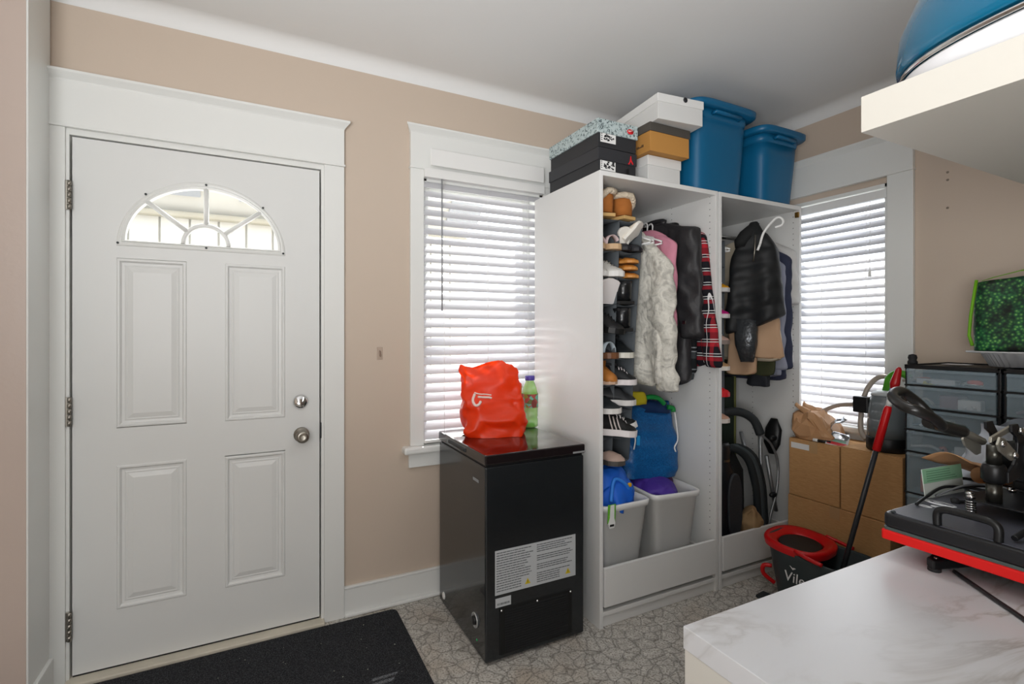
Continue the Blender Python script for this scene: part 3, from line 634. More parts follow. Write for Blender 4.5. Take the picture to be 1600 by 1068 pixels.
def tub(label, x0, x1, y0, y1, h, k, flare):
    r = thing('storage_tub', label, 'tub', ((x0+x1)/2, (y0+y1)/2, TZ)); a, b_ = (x1-x0)/2, (y1-y0)/2
    def rr(z, g, e=.32): return ring(0, 0, z, a+g, b_+g, 48, e)
    m = MB(); m.loft([rr(.006, -k-.006), rr(0, -k), rr(.012, -k), rr(h*.60, -k*.38), rr(h*.80, -k*.2), rr(h-.075, -.012), rr(h-.075, -.004), rr(h-.060, .000), rr(h-.030, .002)], caps=True)
    m.loft([rr(h-.034, .001), rr(h-.034, flare), rr(h-.028, flare+.006), rr(h-.006, flare+.008), rr(h, flare), rr(h+.001, .004), rr(h-.02, -.008), rr(h*.6, -k*.5), rr(.02, -k-.004)], caps=False)
    m.build('tub_body', M_tub, r)
    for s in (-1,): MB().tube([(-a*.45, -b_-.001, h-.055), (-a*.45, -b_-.020, h-.052), (a*.45, -b_-.020, h-.052), (a*.45, -b_-.001, h-.055)], .010, 8).build('grip', M_tub, r)
    return r
tub('large blue plastic storage tub on the left wardrobe, taller and nearer one', 2.530, 2.935, -.635, -.14, .435, .026, .034)
tub('blue plastic storage tub on the right wardrobe, nearest to right window', 3.000, 3.335, -.650, -.17, .385, .028, .028)
# ---------------- bins in the wardrobe ----------------
def bin_(label, x0, x1, y0, y1, z0, h, rz=0):
    cx_, cy_ = (x0+x1)/2, (y0+y1)/2; r = thing('plastic_bin', label, 'bin', (cx_, cy_, z0), rz); a, b_ = (x1-x0)/2, (y1-y0)/2
    rr = lambda z, g, e=.22: ring(0, 0, z, a+g, b_+g, 40, e)
    MB().loft([rr(.004, -.060), rr(0, -.054), rr(.01, -.050), rr(h-.03, -.012), rr(h-.028, -.003), rr(h-.004, 0), rr(h, -.003), rr(h-.002, -.014), rr(h-.03, -.017), rr(.012, -.056)], caps=True).build('bin_body', M_white, r)
    return r
BZ = .109
bin_('white plastic bin holding the blue cloth bag, left one in left wardrobe', 1.990, 2.285, -.600, -.20, BZ, .410)
bin_('white plastic bin holding purple cloth, right one in left wardrobe', 2.330, 2.625, -.600, -.20, BZ, .410, rz=-.12)
def heap(name, label, cat, loc, rx, ry, h, mm, seed, rz=0, amp=.02, n=36, rows=14, e=.8, base=-.03):
    r = thing(name, label, cat, loc, rz); rings = []
    for i in range(rows+1):
        t = i/rows; k = math.cos(t*PI/2)**.55 if i < rows else .05; rings.append(ring(0, 0, base+(h-base)*math.sin(t*PI/2), rx*k, ry*k, n, e))
    m = MB(); m.loft(rings); m.wrinkle(amp, 14, seed); m.crease(amp*.5, 20, seed); m.wrinkle(amp*.4, 38, seed+3); m.build('fabric' if cat != 'bag' else 'bag_body', mm, r, sub=1); return r
hb = heap('cloth_bag', 'bright blue cloth bag heaped in the left white bin', 'bag', (2.125, -.42, .50), .118, .15, .17, mat('blue_cloth', '#1763cf', .6), 3, amp=.035)
MB().tube(smooth_path([(-.07, -.155, .03), (-.03, -.13, .12), (.03, -.14, .09), (.075, -.12, .02)]), .009, 6).build('strap', mat('blue_strap', '#2f80e0', .5), hb)
MB().ball((.055, -.135, .085), .012, 10, 6, (1.2, .5, 1)).build('yellow_badge', mat('badge_yellow', '#e2a714', .4), hb)
tg = thing('bin_tag', 'green and white hang tag clipped on the left bin rim', 'tag', (2.035, -.603, .52), rot=(.06, 0, 0))
MB().box(-.022, .022, -.006, -.002, -.075, .012).build('tag_card', mat('tag_green', '#64ad2e', .5), tg, bevel=.004)
c_ = MB().prism([(-.010, .01), (.010, .01), (.012, -.05), (.020, -.075), (.014, -.095), (-.014, -.095), (-.020, -.075), (-.012, -.05)], 'y', -.009, -.006).build('tag_label', M_white, tg)
MB().box(-.012, .012, -.0095, -.009, -.088, -.078).build('tag_print', M_black, c_)
heap('purple_cloth', 'folded purple cloth lying in the right white bin', 'cloth', (2.445, -.40, .50), .105, .17, .055, mat('purple_cloth', '#4a2f94', .6), 8, rz=-.12)
heap('maroon_cloth', 'dark maroon cloth beside the purple cloth in the right bin', 'cloth', (2.555, -.34, .495), .06, .10, .05, mat('maroon_cloth', '#4f1d4c', .6), 6, amp=.012)
# big blue tarp bag standing behind/on bins
tb = thing('shopping_tote', 'large shiny blue woven tote with green handles above right bin', 'bag', (2.455, -.315, .555), rz=-.22)
bb_ = bag_shape(.33, .26, .375, 21, .95, .0, n=44, rows=16, amp=.022, e=.4, lean=(0, 0)).build('bag_body', M_tarp, tb, sub=1)
tb.rotation_euler = (.0, .05, -.10)
MB().loft([ring(0, 0, .335, .155, .06, 30, .5), ring(0, 0, .375, .150, .045, 30, .5), ring(0, 0, .385, .12, .03, 30, .6)]).wrinkle(.02, 14, 3).build('bag_opening', mat('navy_lining', '#0a2c58', .6), tb)
MB().tube(smooth_path([(-.07, -.06, .385), (-.02, -.075, .410), (.04, -.075, .405), (.085, -.07, .375)]), .013, 8).build('green_handle', mat('green_handle', '#14863c', .5), tb)
MB().tube(smooth_path([(.12, -.055, .355), (.15, -.06, .35), (.152, -.065, .33)]), .013, 8).build('green_handle', mat('green_handle', '#14863c', .5), tb)
MB().tube(smooth_path([(.145, -.085, .33), (.138, -.115, .25), (.142, -.12, .19), (.12, -.125, .155), (.128, -.125, .13)]), .004, 6).build('drawstring', M_white, tb)
MB().tube(smooth_path([(-.125, -.10, .26), (-.128, -.125, .20), (-.135, -.125, .15)]), .0035, 6).build('drawstring', M_white, tb)
B('side_badge', mat('badge_cyan', '#1f8fd0', .5), tb, -.118, -.100, -.128, -.120, .17, .22, world=False)
yb_ = thing('yellow_pouch', 'flat mustard yellow pouch tucked above the blue tote', 'pouch', (2.34, -.40, .935), rz=-.1)
MB().loft([ring(0, 0, 0, .060, .03, 20, .4), ring(0, 0, .02, .063, .03, 20, .4), ring(0, 0, .055, .062, .025, 20, .4), ring(0, 0, .065, .055, .02, 20, .4)]).wrinkle(.006, 18, 2).build('pouch', mat('mustard_cloth', '#a99a12', .7), yb_)
# ---------------- shoe organisers ----------------
def organiser(label, xl, cols, yf, depth, zt, rows, lean, T0=(0, 0, 0)):
    r = thing('hanging_shoe_organiser', label, 'organiser', (xl, yf, rows[-1])); n = len(cols)
    X = lambda x, z: xl+(x-xl)*(1-(zt-z)*lean)
    zb = rows[-1]
    def sheet(name, fn, nu, nv, m=M_org): return MB().grid(fn, nu, nv).build(name, m, r, world=True, solid=.003)
    for i, x in enumerate([xl]+cols):
        sheet('side_wall' if i in (0, n) else 'divider', lambda u, v, x=x: (X(x, zb+(zt-zb)*v)+.003*math.sin(9*v+u*3), yf+depth*u, zb+(zt-zb)*v), 3, 14)
    sheet('back_wall', lambda u, v: (X(xl+(cols[-1]-xl)*u, zb+(zt-zb)*v), yf+depth, zb+(zt-zb)*v), 3, 8)
    for z in rows:
        x0 = xl
        for x1 in cols:
            sheet('shelf', lambda u, v, z=z, x0=x0, x1=x1: (X(x0+(x1-x0)*u, z), yf+depth*v, z-(.012 if z < zt else .004)*math.sin(PI*u)*(1-.5*v)), 6, 2); x0 = x1
    for x in (xl+.04, cols[-1]-.04): MB().tube([(X(x, zt), yf+depth*.5, zt), (X(x, zt), yf+depth*.5+.0, 1.885)], .002, 5).build('hanging_strap', M_steel, r, world=True)
    return r
ZR = [1.843, 1.700, 1.572, 1.442, 1.312, 1.185, 1.055, .930, .805, .690]
organiser('grey felt hanging shoe organiser of many pockets in left wardrobe', 1.975, [2.165, 2.305], -.50, .30, 1.843, ZR, .22)
# ---------------- footwear ----------------
def prof(s, pts):
    for (a, va), (b_, vb) in zip(pts, pts[1:]):
        if a <= s <= b_: t = (s-a)/(b_-a); t = t*t*(3-2*t); return va+(vb-va)*t
    return pts[-1][1]
def shoe(name, label, loc, rz, L=.24, W_=.09, H=.085, up='#1c1d1f', sole='#e6e4e0', lace=None, stripe=None, pitch=0, roll=0, kind='sneaker', group=None, lining='#2a2a2c', cat='shoe'):
    W_ *= 1.12; H *= 1.12; loc = (loc[0], loc[1]-.03, loc[2])
    r = thing(name, label, cat, loc, 0, group, rot=(pitch, roll, rz))   # local: toe towards -y
    mu = mat('shoe_'+up, up, .55, bump=(60, .3)); ms = mat('sole_'+sole, sole, .5)
    wid = [(0, .30), (.06, .36), (.25, .36), (.5, .38), (.72, .5), (.88, .42), (.97, .24), (1, .08)]
    hg = {'sneaker': [(0, .80), (.08, .95), (.3, .82), (.55, .72), (.75, .48), (.92, .36), (1, .18)], 'slipper': [(0, .35), (.1, .5), (.4, .5), (.6, .62), (.85, .5), (1, .3)],
          'sandal': [(0, .12), (.5, .12), (1, .12)], 'boot': [(0, 1.0), (.3, 1.0), (.42, .8), (.6, .55), (.9, .42), (1, .2)]}[kind]
    st = .24*H if kind != 'sandal' else .32*H
    m = MB(); rings = []
    for i in range(15):
        s = i/14; y = L*.5-L*s; w = W_*prof(s, wid); h = H*prof(s, hg)
        rings.append([(w*math.cos(a)*(1 if math.sin(a) < .5 else (.82 if kind != 'sandal' else 1)), y, st*.8+max(h-st*.8, .004)*math.sin(a)**.8 if math.sin(a) > 0 else st*.8) for a in [PI*j/10 for j in range(11)]])
    m.loft(rings, smooth=True); m.build('upper', mu, r)
    m = MB(); pl = [(W_*prof(i/14, wid)*1.04+.002, L*.503-L*1.006*i/14) for i in range(15)]; poly = pl+[(-x, y) for x, y in pl[::-1]]
    m.prism(poly, 'z', 0, st); m.build('sole', ms, r, bevel=.002)
    if kind in ('sneaker', 'slipper'):
        zt = H*(.9 if kind == 'sneaker' else .52)
        MB().loft([ring(0, L*.24, zt*.93, W_*.27, L*.20, 18, .9), ring(0, L*.24, zt+.004, W_*.25, L*.18, 18, .9)]).build('lining', mat('lining_'+lining, lining, .9), r)
    if lace:
        m = MB()
        for i in range(4): s = .48+i*.075; y = L*.5-L*s; h = H*prof(s, hg); w = W_*.2; m.tube([(-w, y, h*.90), (0, y-.004, h+.003), (w, y, h*.90)], .0026, 5)
        m.build('laces', mat('lace_'+lace, lace, .7), r)
    if stripe:
        for sx in (-1, 1):
            m = MB()
            for k_ in range(3):
                s0 = .36+k_*.09; y = L*.5-L*s0; w = W_*prof(s0, wid); h = H*prof(s0, hg)
                m.tube([(sx*(w*1.0+.001), y, st), (sx*(w*.92+.001), y+.010, h*.55), (sx*w*.62, y+.018, h*.92)], .0035, 5)
            m.build('stripes', mat('lace_'+stripe, stripe, .6), r)
    if kind == 'sandal':
        m = MB()
        for s, hh in ((.35, .5), (.72, .55)):
            y = L*.5-L*s; w = W_*prof(s, wid)
            P = [(w*1.02*math.cos(a), y, st+H*hh*math.sin(a)) for a in [PI*j/8 for j in range(9)]]; m.grid(lambda u, v, P=P: (P[int(round(u*8))][0], P[int(round(u*8))][1]+(v-.5)*.030, P[int(round(u*8))][2]), 8, 1)
        m.build('strap', mat('strap_'+(lace or '#d6b8b4'), lace or '#d6b8b4', .6), r, solid=.003)
    return r
def boot(name, label, loc, rz, H, up, cuff=None, sole='#c9a46a', L=.20, W_=.085, rx=.046, lining='#cbb79a', group=None, rough=None, rot=None, ct=0):
    r = thing(name, label, 'boot', loc, rz, group, rot=rot); mu = M_suede if up == 'suede' else mat('boot_'+up, up, rough or .6, bump=(40, .4))
    m = MB(); yb_ = L*.5-rx*1.15
    m.loft([ring(0, yb_, .02, rx*.92, rx*1.1, 20, .9), ring(0, yb_, .06, rx*.95, rx*1.08, 20, .9), ring(0, yb_, H*.7, rx, rx*1.1, 20, .95), ring(0, yb_, H, rx*1.06, rx*1.16, 20, 1), ring(0, yb_, H, rx*.9, rx*.98, 20, 1), ring(0, yb_, H-.03, rx*.8, rx*.9, 20, 1)])
    m.build('shaft', mu, r)
    m = MB(); rg = []
    for i in range(9):
        s = i/8; y = yb_-(L-.06)*s*1.0; w = W_*prof(s, [(0, .45), (.5, .46), (.85, .42), (1, .12)]); h = prof(s, [(0, .085), (.35, .075), (.8, .045), (1, .02)])
        rg.append([(w*math.cos(a), y, .014+h*max(math.sin(a), 0)) for a in [PI*j/8 for j in range(9)]])
    m.loft(rg); m.build('foot', mu, r)
    pl = [(W_*.47, L*.5), (W_*.50, .0), (W_*.48, -L*.3), (W_*.3, -L*.45), (0, -L*.5)]; MB().prism(pl+[(-x, y) for x, y in pl[:-1][::-1]], 'z', 0, .016).build('sole', mat('sole_'+sole, sole, .6), r, bevel=.002)
    if cuff: MB().tube([(x, y, z-max(0, -ct*x)*.9-.006) for x, y, z in ring(0, yb_, H, rx*1.10, rx*1.2, 20)], .0155, 8, closed=True).wrinkle(.005, 60, 2).build('fleece_cuff', M_fleece if cuff == 'fleece' else mat('boot_cuff_'+cuff, cuff, .8), r)
    MB().loft([ring(0, yb_, H-.028, rx*.85, rx*.95, 16), ring(0, yb_, H-.024, rx*.8, rx*.9, 16)]).build('lining', mat('boot_lining', lining, .95), r)
    return r
# on top of the organiser
boot('fleece_boot', 'tan suede boot with cream fleece cuff, left of the pair up top', (2.095, -.435, 1.848), PI-.25, .125, 'suede', 'fleece', rx=.046, ct=-1)
boot('fleece_boot', 'tan suede boot with cream fleece cuff, right of the pair up top', (2.195, -.425, 1.848), PI+.15, .120, 'suede', 'fleece', rx=.046, ct=1)
boot('ankle_boot', 'plain tan boot at far left on top of the shoe organiser', (2.005, -.415, 1.848), PI, .098, '#a9703a', None, '#d8d2c6', rx=.036)
XL_ = lambda z: 2.098-(1.843-z)*.022      # centre of left pocket column
XR_ = lambda z: 2.236-(1.843-z)*.055
def pr(i, dz=.006): return ZR[i]+dz-.009
S_ = shoe
S_('sandal', 'tan footbed sandal with pale pink straps in the top left pocket', (XL_(1.7)+.025, -.42, pr(1)), .15, .18, .075, .075, '#a8794e', '#c9a983', lace='#dcc6c6', kind='sandal')
S_('sandal', 'second pink-strapped sandal against the wardrobe side, top left pocket', (XL_(1.7)-.045, -.41, pr(1)), -.2, .18, .075, .075, '#a8794e', '#c9a983', lace='#dcc6c6', kind='sandal')
S_('sneaker', 'white canvas shoe standing sole outward in the top right pocket', (XR_(1.7)-.030, -.47, 1.760), 0, .11, .07, .05, '#d9cfc0', '#ebe7de', pitch=-1.25, )
S_('sneaker', 'white canvas shoe leaning over the black slip-ons, top right pocket', (XR_(1.7)+.025, -.475, 1.785), .9, .14, .075, .06, '#d9cfc0', '#ebe7de', pitch=-.9, roll=.5)
for k_, dx in enumerate((-.035, .035)): S_('slip_on', ('left', 'right')[k_]+' black slip-on shoe in the top right pocket', (XR_(1.7)+dx, -.42, pr(1)), PI*.0, .17, .068, .065, '#1d1e24', '#15151a', kind='slipper')
S_('sneaker', 'white trainer with grey patches in the second left pocket', (XL_(1.57)+.02, -.42, pr(2)), .5, .20, .085, .10, '#cfccc6', '#e2e0dc', lace='#8d8980')
S_('sneaker', 'white trainer at the back of the second left pocket', (XL_(1.57)-.05, -.40, pr(2)), .3, .20, .08, .09, '#cfccc6', '#e2e0dc', lace='#8d8980')
for k_, (dz, a) in enumerate(((0, .15), (.038, -.2), (.072, .1))): S_('slipper', ('lowest', 'middle', 'topmost')[k_]+' of three orange tan slippers stacked in second right pocket', (XR_(1.57), -.43, pr(2)+dz), a+.5, .15, .072, .045, '#b9752c', '#c98a45', kind='slipper', lining='#8a5a2c')
S_('slip_on', 'beige slip-on with white sole standing toe up in third pocket', (XL_(1.44)+.015, -.47, pr(3)+.060), 0, .125, .105, .055, '#b8a57f', '#e8e2e0', pitch=-1.2, kind='slipper', lining='#7a6a4f')
for i, z in ((3, 1.44), (4, 1.31)): boot('leather_boot', ('upper', 'lower')[i-3]+' glossy black leather boot in the right pocket column', (XR_(z)-.005, -.44, pr(i)), PI-.3, .112, '#17181a', None, '#101010', rx=.042, lining='#101010', rough=.25)
S_('sneaker', 'black trainer with broad white stripes, fourth left pocket', (XL_(1.31)+.01, -.43, pr(4)), .6, .21, .10, .105, '#19191b', '#131313', stripe='#e8e4e4', lace='#19191b', pitch=.15)
S_('sandal', 'brown toe sandal with pale blue strap in fifth left pocket', (XL_(1.18)+.0, -.43, pr(5)), .3, .19, .08, .08, '#8a5a34', '#6d4528', lace='#b9c7cf', kind='sandal')
S_('sneaker', 'glossy black court shoe in the fifth right pocket', (XR_(1.18)+.0, -.42, pr(5)), .1, .17, .085, .10, '#14181a', '#d8d5c9')
boot('work_boot', 'short ankle boot with black collar and tan body, left pocket column', (XL_(1.055)+.005, -.455, pr(6)+.01), .1, .150, '#b4722f', '#1d1f24', '#c7a78f', rx=.052, lining='#cdbb9d')
S_('sneaker', 'black trainer with white sole turned sideways beside the ankle boot', (XR_(1.055)-.01, -.44, pr(6)), 1.2, .18, .095, .10, '#16191c', '#e3dcdc', lace='#e3dcdc')
S_('sneaker', 'black trainer with thick white sole below the ankle boot', (XR_(.93)-.02, -.45, pr(7)+.03), .9, .18, .09, .10, '#1a1d20', '#d6d3d0')
S_('sneaker', 'dark green-black trainer with white toe, seventh left pocket', (XL_(.93)+.005, -.44, pr(7)), .3, .20, .10, .095, '#1d2427', '#dcd9d4')
S_('sneaker', 'black high trainer with white trim leaning out of eighth pocket', (XL_(.805)+.06, -.47, pr(8)+.015), 1.3, .22, .10, .115, '#141414', '#e6e0df', stripe='#dcd0cb', lace='#e6e0df', pitch=.1)
S_('sneaker', 'black trainer with white tongue beyond the high trainer', (XR_(.805)+.02, -.43, pr(8)+.02), .9, .18, .09, .10, '#17191a', '#e4e2de', pitch=-.3, lace='#e4e2de')
S_('slip_on', 'dusty pink slip-on shoe in the lowest left pocket', (XL_(.69)+.02, -.46, pr(9)+.0), .4, .19, .09, .085, '#b39a8d', '#4a4642', kind='slipper')
# ---------------- hangers and clothes ----------------
RAILZ, RAILY = 1.875, -.32
def hanger(x, label, group=None, y=RAILY, rz=0, z=RAILZ, w=.2, m=M_white, rot=None):
    r = thing('clothes_hanger', label, 'hanger', (x, y, z), rz, group, rot=rot)
    hk = [(0, .018, -.004)]+[(0, .018*math.cos(a), .003+.018*math.sin(a)) for a in [PI*i/8 for i in range(0, 9)]]+[(0, -.016, -.02), (0, 0, -.045)]
    MB().tube(hk, .0042, 6).build('hook', m, r)
    MB().tube([(0, 0, -.045), (0, -w*.5, -.075), (0, -w, -.115), (0, -w, -.125), (0, 0, -.128), (0, w, -.125), (0, w, -.115), (0, w*.5, -.075), (0, 0, -.045)], .0045, 6).build('arms', m, r); return r
for i in range(7):
    x = 2.335+i*.038; hanger(x, 'white plastic clothes hanger on the rail of left wardrobe', 'white hangers on the left rail', rz=random.uniform(-.12, .12))
for i in range(4): hanger(2.80+i*.03, 'white plastic clothes hanger on the rail of right wardrobe', 'white hangers on the right rail', rz=random.uniform(-.1, .1))
def garment(name, label, x, mm, z0, z1, hw=.21, y=RAILY, th=.022, slope=.10, flare=0, rz=0, sleeve=None, seed=1, neck=.07, fold=.012, sm=None, extra=None, rot=None, cat='jacket', shift=0, collar=None):
    """z0 top of shoulder, z1 hem; local origin at neck top; sleeve=(length, radius, outward)"""
    r = thing(name, label, cat, (x, y, z0), rz, rot=rot); H = z0-z1; rows = 22; n = 44; rings = []
    for i in range(rows+1):
        t = i/rows; z = -H*t
        k = min(1, t*H/slope) if slope > 0 else 1
        w = neck+(hw-neck)*(k**.8)+flare*max(0, t-.3)
        tt = th*(.55+.6*min(1, t*6))*(1+.25*t)
        rg = []
        for (px, py, _) in ring(0, 0, 0, tt, w, n, .7):
            f = fold*t*math.sin(py*42+seed+2.0*math.sin(t*3+seed))*(.6+.4*math.sin(seed+t*5)); rg.append((px+f, py-shift*t, z+.012*math.sin(py*25+seed)*(t > .9)))
        rings.append(rg)
    m = MB(); m.loft(rings); m.wrinkle(fold*.8, 11, seed, (1, 1, .7)); m.crease(fold*.5, 12, seed+3, (1, 1.2, .9)); m.wrinkle(fold*.3, 34, seed+1, (1, 1, .6)); m.build('body', mm, r, sub=1)
    if sleeve:
        L, R_, o_ = sleeve
        for s in (-1, 1):
            rg = []; ns = 24
            for i in range(ns+1):
                t = i/ns; u_ = min(1, t/.20); d_ = max(0, (t-.20)/.80)
                cy = s*(neck*.8+(hw-.030-neck*.8)*u_+o_*d_)-shift*d_*.6; cz = -.012-slope*.85*u_**1.2-L*d_; rad = R_*(.42+.66*u_**.8-.26*d_)
                rg.append([(px-.012*math.sin(t*2), py+cy, cz+.6*py*s*(1-u_)*.0) for (px, py, _) in ring(0, 0, 0, rad*.5, rad, 30, .85)])
            m = MB(); m.loft(rg); m.wrinkle(fold*.8, 12, seed+s*5, (1, 1, 1.0)); m.crease(fold*.75, 15, seed+s, (1, 1, 1.3), cy=s*(hw-.02)); m.wrinkle(fold*.3, 40, seed+s); m.build('sleeve', sm or mm, r, sub=1)
    if collar: MB().tube([(0.004*math.cos(a), neck*.9*math.sin(a), .004+.012*math.cos(a)) for a in [2*PI*i/14 for i in range(14)]], .013, 8, closed=True).build('collar', collar, r)
    return r
pinkm = mat('pink_knit', '#c98598', .85, bump=(120, .4)); gr_ = mat('grey_cloth', '#6f7076', .85)
garment('hooded_jacket', 'pale grey and white camouflage jacket hanging beside shoe organiser', 2.385, M_camo, 1.835, 1.04, hw=.225, th=.040, slope=.25, flare=.06, sleeve=(.60, .072, .055), seed=3, fold=.022, rz=.12)
garment('sweater', 'dusty pink sweater hanging between camouflage and black leather jackets', 2.470, pinkm, 1.85, 1.25, hw=.225, th=.022, slope=.10, sleeve=(.45, .045, .015), seed=5, cat='sweater')
lj = garment('leather_jacket', 'black leather jacket with buckled cuff hanging in left wardrobe', 2.56, M_leather, 1.895, 1.03, hw=.225, th=.038, slope=.06, flare=.0, sleeve=(.56, .078, .045), seed=8, fold=.020, rz=.12, collar=M_leather)
MB().tube(ring(-.010, -.218, -.545, .036, .050, 18, .85), .006, 6, closed=True).build('cuff_strap', M_leather, lj); MB().box(-.054, -.046, -.235, -.215, -.56, -.53).build('buckle', M_chrome, lj, bevel=.002)
garment('flannel_shirt', 'grey and black checked shirt hanging under the leather jacket', 2.615, M_gplaid, 1.85, 1.05, hw=.215, th=.02, slope=.10, sleeve=(.66, .045, .02), seed=11, cat='shirt')
garment('flannel_shirt', 'red, black and white tartan shirt at the wardrobe divider', 2.655, M_plaid, 1.885, 1.12, hw=.225, th=.014, slope=.07, flare=.05, sleeve=(.69, .058, .125), seed=13, fold=.008, cat='shirt', collar=M_black)
# right wardrobe
organiser('grey hanging shoe organiser with colourful shoes in right wardrobe', 2.720, [2.865], -.52, .28, 1.80, [1.80, 1.66, 1.52, 1.38, 1.24, 1.10, .96, .82], .04)
for i, (c, z, s, nm) in enumerate((('#d99a12', 1.60, '#cfcfcf', 'yellow'), ('#c2167c', 1.45, '#d8d2d2', 'magenta'), ('#c9a79a', 1.31, '#8a7b74', 'beige'), ('#b9946a', 1.17, '#e3ddd2', 'tan and cream'), ('#d01a22', 1.045, '#d01a22', 'bright red'), ('#b98f78', .90, '#d9cfc7', 'pinkish tan'))):
    shoe('sneaker', nm+' child shoe in a pocket of the right organiser', (2.825, -.46, [1.52, 1.38, 1.24, 1.10, .96, .82][i]+.002), .7, .15, .075, .085, c, s, lace='#dddddd' if i < 4 else None)
qv = mat('black_quilt', '#16181a', .6, bump=(26, .3))
def vest():
    r = thing('puffer_vest', 'black quilted sleeveless vest hanging in front of right wardrobe clothes', 'vest', (3.02, -.585, 1.845), rz=0)
    r.rotation_euler.z = .50; rows = 30; rings = []
    for i in range(rows+1):
        t = i/rows; z = -.52*t; k = min(1, t/.22); w = .050+.058*k**.7+.042*t; th = .028+.028*math.sin(PI*min(1, t*1.1))+.014*abs(math.sin(t*PI*6))
        rings.append([(px+(.020*t+.004)*math.sin(py*34+.8), py, z+(.45*(-py)*t if py < 0 else -.25*py*t)) for px, py, _ in ring(0, 0, 0, th, w, 40, .75)])
    MB().loft(rings).wrinkle(.008, 16, 3).build('body', qv, r, sub=1)
    MB().loft([ring(0, 0, -.07, .036, .072, 24), ring(-.005, .008, -.01, .036, .058, 24), ring(-.01, 0.0, .055, .030, .022, 24), ring(-.01, 0.0, .055, .024, .018, 24), ring(0, 0, 0, .02, .03, 24)]).loft([ring(-.02, .065, -.075, .030, .030, 18), ring(-.024, .055, -.035, .036, .045, 18), ring(-.02, .03, .01, .030, .045, 18), ring(-.015, .0, .045, .02, .03, 18)]).wrinkle(.008, 20, 5).build('collar', mat('black_collar', '#111213', .8), r)
    MB().tube([(-.05, -.012, -.02), (-.058, -.010, -.10), (-.062, -.004, -.16)], .005, 6).build('zip', M_steel, r)
    MB().loft([ring(-.01, .04, -.47, .045, .06, 20, .8), ring(-.0, .04, -.60, .040, .055, 20, .8), ring(0, .035, -.70, .02, .03, 20, .8)]).wrinkle(.012, 18, 6).build('shiny_lining', mat('silver_lining', '#4c4f52', .25, metal=.5, bump=(30, .8, 3, .01)), r)
    return r
vest()
hg = thing('clothes_hanger', 'white hanger hooked outward at the collar of black vest', 'hanger', (2.955, -.665, 1.79), rz=.35)
MB().tube(smooth_path([(-.03, -.01, -.03), (-.02, -.025, .03), (.0, -.06, .085), (.01, -.085, .105), (.018, -.105, .09), (.018, -.10, .065), (.01, -.07, .055)], 5), .0062, 8).build('hook', M_white, hg)
MB().tube([(-.03, -.01, -.03), (-.035, .0, -.06)], .0062, 8).build('arms', M_white, hg)
navy = mat('navy_cloth', '#2c3146', .85, var=(14, .15)); olive = mat('olive_cloth', '#3b3f26', .8, var=(12, .12)); wht = mat('white_cotton', '#c9c8c6', .85, bump=(30, .2)); crm = mat('cream_cloth', '#cbbfa9', .85)
gb = mat('grey_blue_cloth', '#8b8f9f', .85)
garment('cream_shirt', 'thin cream shirt edge showing behind the black vest', 3.115, crm, 1.84, 1.15, hw=.235, y=-.41, th=.010, slope=.12, flare=.06, sleeve=None, seed=4, cat='shirt')
garment('olive_jacket', 'olive green jacket hanging between cream and navy shirts', 3.155, olive, 1.845, 1.05, hw=.225, y=-.385, th=.018, slope=.08, sleeve=(.42, .045, .015), seed=6)
garment('grey_shirt', 'pale grey blue shirt hanging in front of the navy one', 3.195, gb, 1.80, 1.06, hw=.225, y=-.40, th=.012, slope=.13, sleeve=(.58, .042, .02), seed=9, cat='shirt')
garment('navy_shirt', 'dark navy dotted shirt hanging beside the white T-shirt', 3.235, navy, 1.83, 1.03, hw=.225, y=-.40, th=.018, slope=.12, sleeve=(.62, .048, .03), seed=12, cat='shirt')
garment('white_tee', 'white short-sleeved T-shirt at the right side of right wardrobe', 3.292, wht, 1.87, 1.10, hw=.215, y=-.375, th=.022, slope=.12, flare=.05, sleeve=(.30, .070, .05), seed=15, cat='shirt')
tr = thing('folded_trousers', 'beige cargo trousers folded over a hanger below the black vest', 'trousers', (3.07, -.545, 1.39), rz=.35)
tm = mat('beige_twill', '#b49375', .75, bump=(160, .2)); 
for k_, (yy, zl, x_, sd) in enumerate(((-.060, -.225, -.02, 3), (.055, -.325, -.0, 7))):
    m = MB(); m.loft([[(px+.010*math.sin(py*45+sd)*(i/12), py+yy+(.012*i/12 if k_ else -.02*i/12), zl*i/12) for px, py, _ in ring(x_, 0, 0, .020, .070+.012*i/12, 30, .6)] for i in range(13)]); m.wrinkle(.010, 15, sd); m.build('trouser_leg', tm, tr, sub=1)
MB().box(-.036, -.028, -.005, .045, -.05, .0).build('pocket_flap', tm, tr, bevel=.003)
dn = heap('dark_cloth', 'dark hem of a garment below the beige trousers', 'cloth', (3.17, -.50, 1.02), .03, .07, .10, mat('dark_cloth', '#22252b', .8), 9, amp=.01, base=-.02)
# folding mat / panel behind
fm = thing('folded_camp_chair', 'dark green folded panel with olive edge behind stroller', 'chair', (3.08, -.28, .38), rz=.0)
B('panel', mat('dark_green_panel', '#1e2a20', .8), fm, -.17, .12, -.03, .0, .0, .66, bevel=.006, world=False); B('edge_strip', mat('olive_edge', '#6d7040', .7), fm, .12, .135, -.034, .004, .0, .66, world=False, bevel=.004)
B('label_patch', M_white, fm, -.02, .02, -.032, -.030, .56, .60, world=False, bevel=0)
